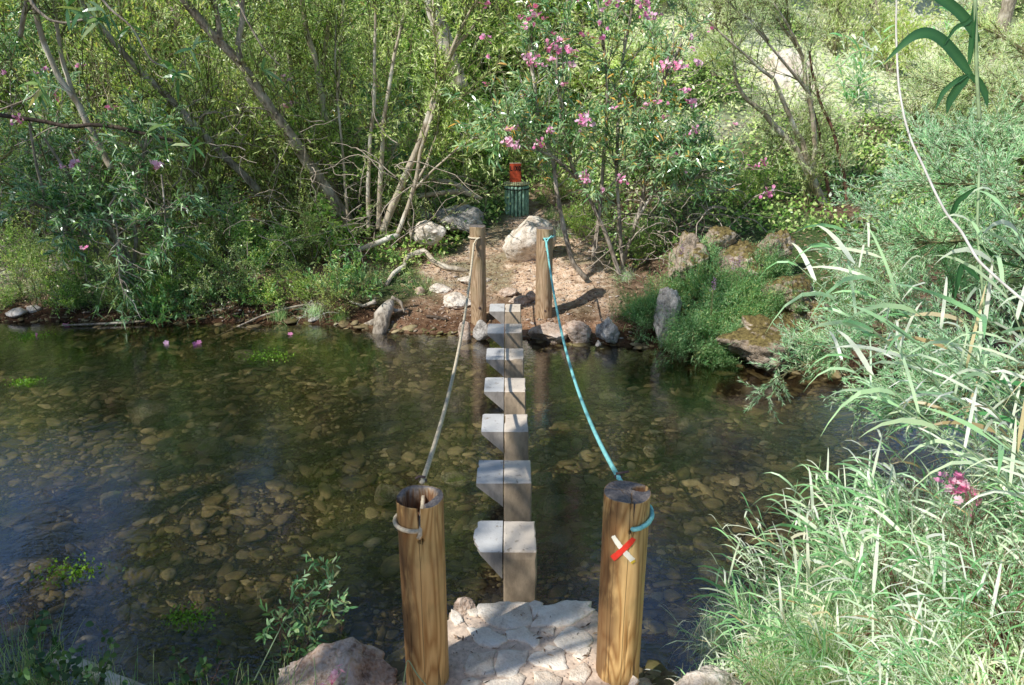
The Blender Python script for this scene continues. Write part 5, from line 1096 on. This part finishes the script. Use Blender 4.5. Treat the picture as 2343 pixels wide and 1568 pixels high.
for i, (px, py, s, lb) in enumerate([(180, 700, 1., 'grass tuft at the far left shore'), (230, 690, .8, 'grass tuft right of the one at the far left shore'), (720, 720, 1., 'sunlit grass tuft on the left shore'), (780, 730, .8, 'short grass tuft beside the stump'), (1010, 580, .6, 'grass tuft between boulder and path'), (1280, 540, .8, 'grass tuft behind the far right post'), (1120, 470, .9, 'grass tuft left of the bin'), (1260, 500, .9, 'grass tuft right of the bin'),
                                     (1430, 640, .9, 'grass tuft at the foot of the oleander'), (640, 730, .9, 'grass tuft on the eroded left shore'), (1580, 640, 1., 'grass tuft between the right bank rocks'), (1940, 640, 1.2, 'bright grass tuft behind the right outcrop'), (1860, 520, 1.2, 'bright grass tuft by the tamarisk trunk'), (1980, 640, 1.3, 'tall grass tuft at the right of the outcrop')]):
    q = ground_hit(px, py); place(PG[i % 3], U, q, rnd.uniform(0, 6), s, lb, 'grass tuft')
# ================================================================== RIGHT NEAR BANK: REEDS
RP = [reed(201, ns=4, lw=(.010, .024), ll=(.35, .7)), reed(202, ns=5, lean=(-.8, .1, 0), lw=(.009, .022), ll=(.4, .7)), reed(203, ns=4, h=(1., 1.5), lean=(-.65, .2, 0), lw=(.010, .022)), reed(204, ns=7, h=(.6, 1.), lean=(-.8, -.1, 0), lw=(.006, .014), ll=(.3, .6)), reed(205, ns=5, h=(1.1, 1.5), lean=(-.8, .2, 0), lw=(.010, .024), ll=(.35, .6))]
rs_ = [(1.40, 3.30), (1.55, 3.5), (1.35, 2.9), (1.7, 3.1), (1.9, 3.6), (1.75, 3.85), (2.05, 3.3), (2.15, 4.0), (2.0, 2.8), (2.4, 3.5), (2.45, 4.3), (2.3, 3.0), (1.6, 2.6), (2.7, 3.8), (2.6, 4.6), (3.0, 4.3), (2.8, 3.2), (2.95, 4.9), (1.85, 2.4), (2.2, 2.5), (2.55, 2.7), (3.1, 3.7), (1.45, 3.1), (1.95, 4.15), (2.25, 4.4), (2.75, 4.95), (1.62, 3.85), (1.82, 4.05), (2.0, 4.3), (1.7, 3.7), (1.6, 2.9), (1.8, 2.7), (2.05, 3.0), (2.3, 3.3), (2.5, 3.1), (1.85, 3.35), (2.6, 3.5), (2.9, 3.5), (2.1, 3.6), (1.7, 3.3), (2.35, 2.75), (2.75, 3.05), (3.0, 3.95), (2.4, 3.9)]
for i, (x, y) in enumerate(rs_):
    k = [0, 1, 3, 0, 3, 2, 1, 3][i % 8]; far = y > 3.95; s = ((.5 if x < 1.45 else .66) if not far else .62)*rnd.uniform(.8, 1.25)
    place(RP[k], U, (x, y, float(H(x, y))-.02), rnd.uniform(-.6, .6), s, 'pale leafy reed clump at the water edge of the near right bank' if far else ('short arching reed clump beside the near right rock' if x < 1.45 else 'bright arching reed clump on the near right bank'), 'reed',
          'reeds at the water edge, near right' if far else ('short reeds beside the near right rock' if x < 1.45 else 'reeds on the near right bank'))
for i, (px, py, d, s, lb) in enumerate([(2250, 900, 3.3, 1., 'tall reed leaning left across the right edge'), (2330, 820, 3.6, 1.1, 'tall reed with broad arching blades at the right edge'), (2200, 1020, 3.9, .9, 'reed leaning over the water below the feathery boughs'), (2400, 1100, 2.9, 1., 'reed at the right frame edge')]):
    p = P(px, py, d); place(RP[4], U, (p[0]+.35, p[1], p[2]-.35), [0, .3, -.2, .2][i], s, lb, 'reed')
for i in range(34):
    x = rnd.uniform(1.1, 3.6); y = rnd.uniform(2.6, 4.2); place(PG[2], U, (x, y, float(H(x, y))), rnd.uniform(0, 6), rnd.uniform(.8, 1.3), 'pale grass tuft among the reeds on the near right bank', 'grass tuft', 'grass tufts among the near right reeds')
PT = plant('bush', 251, name='tamarisk_shoot', over=dict(h=.6, ns=9, ntw=70, twl=.2, nl=24, L=(.02, .045), W=.003, mat='tamd', stem='stemr', lsp=.45, r=.005, sl=.25))
for i, (x, y) in enumerate([(2.5, 3.4), (2.9, 3.9), (2.2, 3.1), (3.2, 4.5), (1.9, 3.2), (3.4, 4.9), (2.7, 2.9), (2.3, 3.8), (2.7, 4.3), (3.0, 3.4), (2.6, 3.7), (2.1, 2.7)]):
    place(PT, U, (x, y, float(H(x, y))), rnd.uniform(0, 6), 1., 'low feathery tamarisk shoot among the near right reeds', 'plant', 'tamarisk shoots among the near right reeds')
# ================================================================== CANE AND BROAD REED (near, right)
pts = [P(2050-12, -200, 3.5), P(*C3(1475, 0), 3.5), P(*C3(1470, 200), 3.5), P(*C3(1480, 450), 3.48), P(*C3(1490, 600), 3.45), P(*C3(1530, 820), 3.4), P(*C3(1580, 980), 3.38), P(*C3(1650, 1120), 3.35), P(*C3(1740, 1320), 3.3), P(*C3(1820, 1470), 3.27), P(*C3(1910, 1568), 3.25), P(2236, 596, 3.2), P(2277, 634, 3.15), P(2342, 690, 3.1), P(2480, 800, 3.0)]
v, f = poly_tube(pts, list(np.linspace(.0035, .0062, len(pts))), 10, .05, 2); o = meshobj('arching_cane', v, f, M['cane'], None, True); tag(o, 'long bleached white cane arching down the right side of the view', 'cane')
def broadreed(label, stem, lvs, mat='reedd'):
    root = empty('giant_reed', stem[0], 0, label, 'reed'); o0 = np.array(stem[0]); v, f = poly_tube(stem, .007, 10); meshobj('stem', v-o0, f, M['reedstem'], root, True)
    for q, w_, sx in lvs:
        q = np.array(q); d = np.concatenate([[0], np.cumsum(np.linalg.norm(np.diff(q, axis=0), axis=1))]); s = np.linspace(0, d[-1], 28); c = np.stack([np.interp(s, d, q[:, k]) for k in range(3)], 1)
        for _ in range(6): c[1:-1] = (c[:-2]+2*c[1:-1]+c[2:])/4
        t = unit(np.gradient(c, axis=0)); side = unit(np.cross(t, np.array(sx))); u = np.linspace(0, 1, 28); w = w_*np.minimum(1, .45+u*3)*np.clip((1-u)*2.6, 0.02, 1)**.8
        mid = c+np.cross(side, t)*(w*.12)[:, None]; V = np.stack([c-side*w[:, None]/2, mid, c+side*w[:, None]/2], 1).reshape(-1, 3)-o0; i = np.arange(84).reshape(28, 3)
        f = np.concatenate([np.stack([i[:-1, a], i[:-1, a+1], i[1:, a+1], i[1:, a]], -1) for a in (0, 1)]); meshobj('leaf', V, f, M[mat], root, True, {'v': np.tile([.15, .75, .3], 28)+.25*vn(V*[1, 1, 1.], 22, 3)})
D = 3.2
broadreed('dark broad leaved reed hanging in from the upper right corner', [P(*C3(2040, 820), D), P(*C3(2020, 500), D), P(*C3(2010, 0), D), P(*C3(2000, -400), D)],
    [([P(*C3(2030, 290), D), P(*C3(1980, 170), D), P(*C3(1880, 60), D), P(*C3(1750, -30), D), P(*C3(1560, -120), D)], .040, (.25, 1, -.2)), ([P(*C3(1990, 530), D), P(*C3(1900, 400), D), P(*C3(1800, 280), D), P(*C3(1690, 208), D), P(*C3(1590, 235), D), P(*C3(1490, 330), D), P(*C3(1390, 430), D)], .042, (.2, 1, -.3)),
     ([P(*C3(1960, 510), D), P(*C3(1870, 560), D), P(*C3(1790, 630), D), P(*C3(1735, 760), D)], .020, (.3, 1, 0)), ([P(*C3(1970, 515), D), P(*C3(1900, 590), D), P(*C3(1840, 680), D), P(*C3(1815, 780), D)], .036, (0, 1, 0)), ([P(*C3(1975, 515), D), P(*C3(2040, 560), D), P(*C3(2080, 640), D), P(*C3(2095, 740), D)], .026, (0, 1, .2)),
     ([P(*C3(1970, 440), D), P(*C3(1985, 300), D), P(*C3(1995, 150), D), P(*C3(2010, -60), D)], .024, (1, .5, 0)), ([P(*C3(2030, 60), D), P(*C3(1960, 160), D), P(*C3(1880, 180), D), P(*C3(1790, 320), D)], .016, (0, 1, 0))])
broadreed('slender reed with drooping dark blades low at the right edge', [P(2250, 700, 4), P(2235, 520, 4.1), P(2240, 380, 4.2)], [([P(2235, 430, 4.1), P(2190, 460, 4.1), P(2165, 520, 4.1)], .03, (0, 1, 0)), ([P(2240, 560, 4), P(2290, 600, 4), P(2360, 620, 4)], .03, (0, .6, 1)), ([P(2240, 640, 4), P(2200, 600, 4), P(2180, 700, 4)], .03, (0, 1, 0))])
# ================================================================== NEAR LEFT BANK
place(plant('sapling', 261, name='willow_sapling'), U, tuple(P(650, 1545, 3.7)+np.array([0, 0, -.05])), 0, .95, 'small willow sapling growing by the water left of the near left post', 'sapling')
place(plant('sapling', 262, name='willow_sapling', over=dict(h=.55, ns=4)), U, tuple(P(715, 1530, 3.75)+np.array([0, 0, -.05])), 2., .8, 'second slighter willow sapling touching the first on its right', 'sapling')
PR_ = [plant('bramble', 271, name='bramble'), plant('bramble', 272, name='bramble', over=dict(h=.7))]
for i, (x, y) in enumerate([(-2.35, 2.95), (-1.9, 2.7), (-1.45, 2.65)]):
    place(PR_[i % 2], U, (x, y, float(H(x, y))-.02), rnd.uniform(0, 6), rnd.uniform(.6, .8), 'dark bramble with three lobed leaves in the bottom left corner', 'bramble', 'brambles in the bottom left corner')
gl = empty('grass_tuft'); blades('blades', 281, 120, .12, (.4, .85), (.003, .006), 'grass', gl, .35, (.1, .5))
g2 = empty('grass_tuft'); blades('blades', 282, 160, .10, (.25, .5), (.003, .006), 'grass', g2, .5, (.2, .7))
for i, (x, y) in enumerate([(-2.3, 3.0), (-1.9, 2.95), (-2.6, 3.1), (-1.5, 2.85), (-1.1, 2.8), (-2.1, 2.6), (-.85, 2.75), (-1.3, 3.0), (-2.9, 3.3), (-1.7, 3.05), (-2.1, 3.15), (-2.5, 2.9), (-1.0, 2.95)]):
    place([gl, g2][i % 2], U, (x, y, float(H(x, y))), rnd.uniform(0, 6), rnd.uniform(.7, 1.) if i < 6 else .5, 'thin dark green grass tuft at the bottom left of the bank', 'grass tuft', 'thin grass tufts at the bottom left')
for i, (pts_, lb) in enumerate([([P(560, 1600, 2.9), P(610, 1500, 3.0), P(650, 1420, 3.15), P(720, 1345, 3.3)], 'broad grass blade arching over the water left of the sapling'), ([P(918, 1600, 2.8), P(926, 1540, 2.82), P(931, 1509, 2.84), P(934, 1509, 2.84), P(955, 1545, 2.8), P(985, 1580, 2.75)], 'bent green grass blade before the near left post'), ([P(722, 1600, 2.8), P(722, 1550, 2.8), P(718, 1505, 2.82)], 'pale bud stalk in front of the pinkish rock')]):
    v, f = poly_tube(pts_, [.004, .003, .002, .002, .003, .002][:len(pts_)], 6); o = meshobj('tall_grass', v, f, M['reedstem'], None, True); tag(o, lb, 'grass blade')
r0 = empty('wild_flower', P(757, 1562, 2.85), 0, 'tiny magenta flower in front of the pinkish bottom rock', 'flower'); flower(np.random.default_rng(4), r0, (0, 0, 0), 'pink', .6)
v, f = tubes(np.array([[[0, 0, -.3], [0, 0, -.1], [0, 0, 0]]]), .0015, .001, 4); meshobj('stem', v, f, M['stemg'], r0, True)
ob = empty('oleander_blossom', P(2200, 1120, 3.3), 0, 'loose pink oleander blossom caught in the pale grass at the right edge', 'flower'); rgx = np.random.default_rng(41)
for k in range(4): flower(rgx, ob, rgx.normal(0, .03, 3), 'pink', .8)
v, f = tubes(np.array([[[.02, 0, -.3], [0, 0, -.1], [0, 0, 0]]]), .002, .0015, 4); meshobj('stem', v, f, M['stemg'], ob, True)
# bright water weed and floating petals
for i, (px, py, s, lb) in enumerate([(615, 817, 1., 'bright green water weed patch in mid stream left'), (70, 770, .8, 'green water weed at the far left shore'), (60, 875, .6, 'dim green water weed at the left edge'), (160, 1310, .8, 'dark green water weed near the bottom left'), (430, 1415, .6, 'bright water weed on a stone near the bottom left')]):
    rgx = np.random.default_rng(600+i); n = 260; p = np.stack([rgx.normal(0, .14, n), rgx.normal(0, .10, n), rgx.uniform(-.02, .035, n)], 1)*s; q = G(px, py, .0)
    o = leafobj('water_weed', [leaves(rgx, p, rgx.normal(0, 1, (n, 3))+np.array([0, 0, .4]), .028, .016, SMALL, .1, None, .5)], M['bright'], None); o.location = tuple(q); tag(o, lb, 'water weed', None, 'stuff')
for i, (px, py) in enumerate([(148, 745), (155, 742), (85, 767), (380, 785), (445, 788), (455, 784), (664, 765), (1302, 700)]):
    rgx = np.random.default_rng(700+i); ps = flower_mesh(rgx, 1, .001, .035); o = leafobj('fallen_flower', ps, M['pink'], None); q = G(px, py, .012); o.location = tuple(q); tag(o, 'fallen pink oleander flower floating by the left shore' if i < 7 else 'fallen pink flower on the far path', 'flower', 'fallen pink flowers on the water' if i < 7 else None)
# overhanging oleander twigs at the upper left, close to the camera
def twigspray(label, pts, r, seed, n, d, L=(.10, .17), W=.022):
    rgx = np.random.default_rng(seed); root = empty('oleander_twig', pts[0], 0, label, 'branch'); o0 = np.array(pts[0]); v, f = poly_tube(pts, r, 8, .06, seed); meshobj('stem', v-o0, f, M['bark'], root, True)
    for px, py, m in n:
        q = P(px, py, d); dd = rgx.normal(0, 1, (m, 3))*np.array([1, .7, 1])
        l = rgx.uniform(*L, m); leafobj('leaf_whorl', [leaves(rgx, np.repeat((q-o0)[None], m, 0)+rgx.normal(0, .012, (m, 3)), dd, l, W, LONG, .25)], M['oleander'], root)
twigspray('blurred oleander twig hanging from the top left corner', [P(30, -60, 5.2), P(84, 23, 5.2), P(114, 47, 5.2), P(148, 54, 5.2), P(215, 40, 5.2)], [.012, .01, .008, .008, .006], 801, [(215, 42, 9), (190, 30, 7), (240, 30, 6), (150, 20, 7)], 5.2)
twigspray('oleander twig with yellowing leaves hanging in the upper left', [P(190, -60, 5.4), P(250, 20, 5.4), P(300, 60, 5.4), P(345, 140, 5.4), P(400, 165, 5.4)], [.01, .008, .007, .006, .005], 802, [(395, 165, 10), (405, 175, 8), (300, 62, 7), (440, 110, 6)], 5.4)
twigspray('single leafy oleander twig reaching in from the left edge', [P(-60, 270, 4.2), P(0, 252, 4.2), P(70, 225, 4.2), P(95, 200, 4.2)], [.006, .005, .004, .003], 803, [(95, 200, 8), (80, 212, 5), (100, 190, 5)], 4.2, (.08, .13), .018)
twigspray('oleander twig with a yellow leaf at top centre left', [P(520, -60, 5.5), P(560, 40, 5.5), P(600, 110, 5.5), P(640, 150, 5.5)], [.008, .007, .005, .004], 804, [(600, 160, 7), (440, 330, 8), (370, 290, 7)], 5.5)
# ================================================================== SHADE TREES (near bank left of and behind the viewer) AND TALL TREES ON THE FAR BANK
def crown_tree(name, base, top, rad, seed, label, n=5200, lf=(.08, .15), group=None, mat='canopy', nblob=9, tr_=.14):
    rgx = np.random.default_rng(seed); base = np.array(base, float); top = np.array(top, float); root = empty(name, base, 0, label, 'tree', group)
    mid = (base+top)/2+np.array([rgx.normal(0, .25), rgx.normal(0, .25), 0]); v, f = poly_tube([base-[0, 0, .3], mid, top], [tr_, tr_*.75, tr_*.4], 10, .12, seed); meshobj('trunk', v-base, f, M['bark'], root, True)
    cs = top+rgx.normal(0, 1, (nblob, 3))*np.array(rad)*.55; lp = []; br = []
    for c in cs:
        m = n//nblob; u = unit(rgx.normal(0, 1, (m, 3)))*rgx.uniform(.35, 1, m)[:, None]**.6; lp.append(c+u*np.array(rad)*rgx.uniform(.20, .36)); br.append(np.linspace(mid+(top-mid)*rgx.uniform(.2, .9), c, 5))
    v, f = tubes(np.stack(br), tr_*.35, tr_*.08, 6); meshobj('limbs', v-base, f, M['bark'], root, True); lp = np.vstack(lp); lp = lp[openings(lp)]; k = len(lp); L = rgx.uniform(*lf, k)
    leafobj('crown', [leaves(rgx, lp-base, rgx.normal(0, 1, (k, 3))+np.array([0, 0, -.2]), L, L*.38, SMALL, .15)], M[mat], root)
def shade(tx, ty, tz, hgt, rad, seed, n, label, nb=9, lf=(.08, .15)):
    t = (hgt-tz)/tosun[2]; c = np.array([tx, ty, tz])+tosun*t
    bx_, by_ = c[0]-.8, c[1]-.6
    if 1.5 < by_ < 10.5: bx_ -= 1.0; by_ = min(by_, float(np.interp(bx_, NSX, NSY))-.8)
    crown_tree('shade_tree', (bx_, by_, float(H(bx_, by_))), c, rad, seed, label, int(n*.85), (.11, .19), nblob=11)
SHD = [(-4.5, 11.6, .8, 8.6, (1.9, 1.5, 1.2), 3300, 'shade tree over the straggly oleander'), (-3.3, 5.6, 0, 7.0, (2.4, 2.0, 1.3), 2900, 'shade tree over the left of the stream'), (-.9, 4.6, 0, 6.6, (1.9, 1.7, 1.1), 2000, 'shade tree over the near landing'), (.25, 3.4, .6, 6.2, (1.25, 1.2, .9), 1200, 'small shade tree behind the left of the viewer'),
       (-4.6, 9.4, 0, 8.0, (2.4, 1.8, 1.3), 3600, 'tall shade tree upstream on the near bank'), (-1.2, 7.6, 0, 8.2, (2.1, 1.7, 1.2), 1300, 'high crowned shade tree over the middle of the stream'), (1.9, 7.0, 0, 7.6, (1.9, 1.6, 1.1), 1900, 'shade tree whose crown shades the right water'), (-2.4, 3.1, .4, 6.0, (1.6, 1.4, 1.0), 4300, 'shade tree over the bottom left bank'),
       (-7, 12.5, 1, 9.0, (2.6, 2.0, 1.5), 4600, 'far upstream shade tree'), (1.6, 9.0, .3, 9.2, (1.5, 1.0, .9), 1200, 'slender shade tree over the right shore'), (-3.6, 13.5, 1., 10.5, (2.6, 1.8, 1.5), 3600, 'tallest shade tree upstream')]
for i, (tx, ty, tz, hg, rad, n, lb) in enumerate(SHD): shade(tx, ty, tz, hg, rad, 900+i, n, lb)
WH = ['far left', 'outer left', 'left', 'inner left', 'centre left', 'centre', 'centre right', 'inner right', 'right', 'outer right', 'far right']
for i in range(11):
    az = R(-38+i*7.6)
    for j, (dd, el, hn) in enumerate(((19.5, 30, 'lower'), (23.5, 39, 'taller'))):
        az2 = az+R(3.8)*j; y = dd+rnd.uniform(-.8, .8); x = math.tan(az2)*(y-4)-.8; z = 3.2*0+(y-4.5)/math.cos(az2)*math.tan(R(el))
        crown_tree('woodland_tree', (x, y, float(H(x, y))), (x+rnd.uniform(-.4, .4), y, z), (2.6, 2.0, 2.5+.8*j), 950+i*2+j, f'{hn} tree standing above the slope, {WH[i]} of the row', 5200, (.22, .36), None, 'canopy', 12, .17)
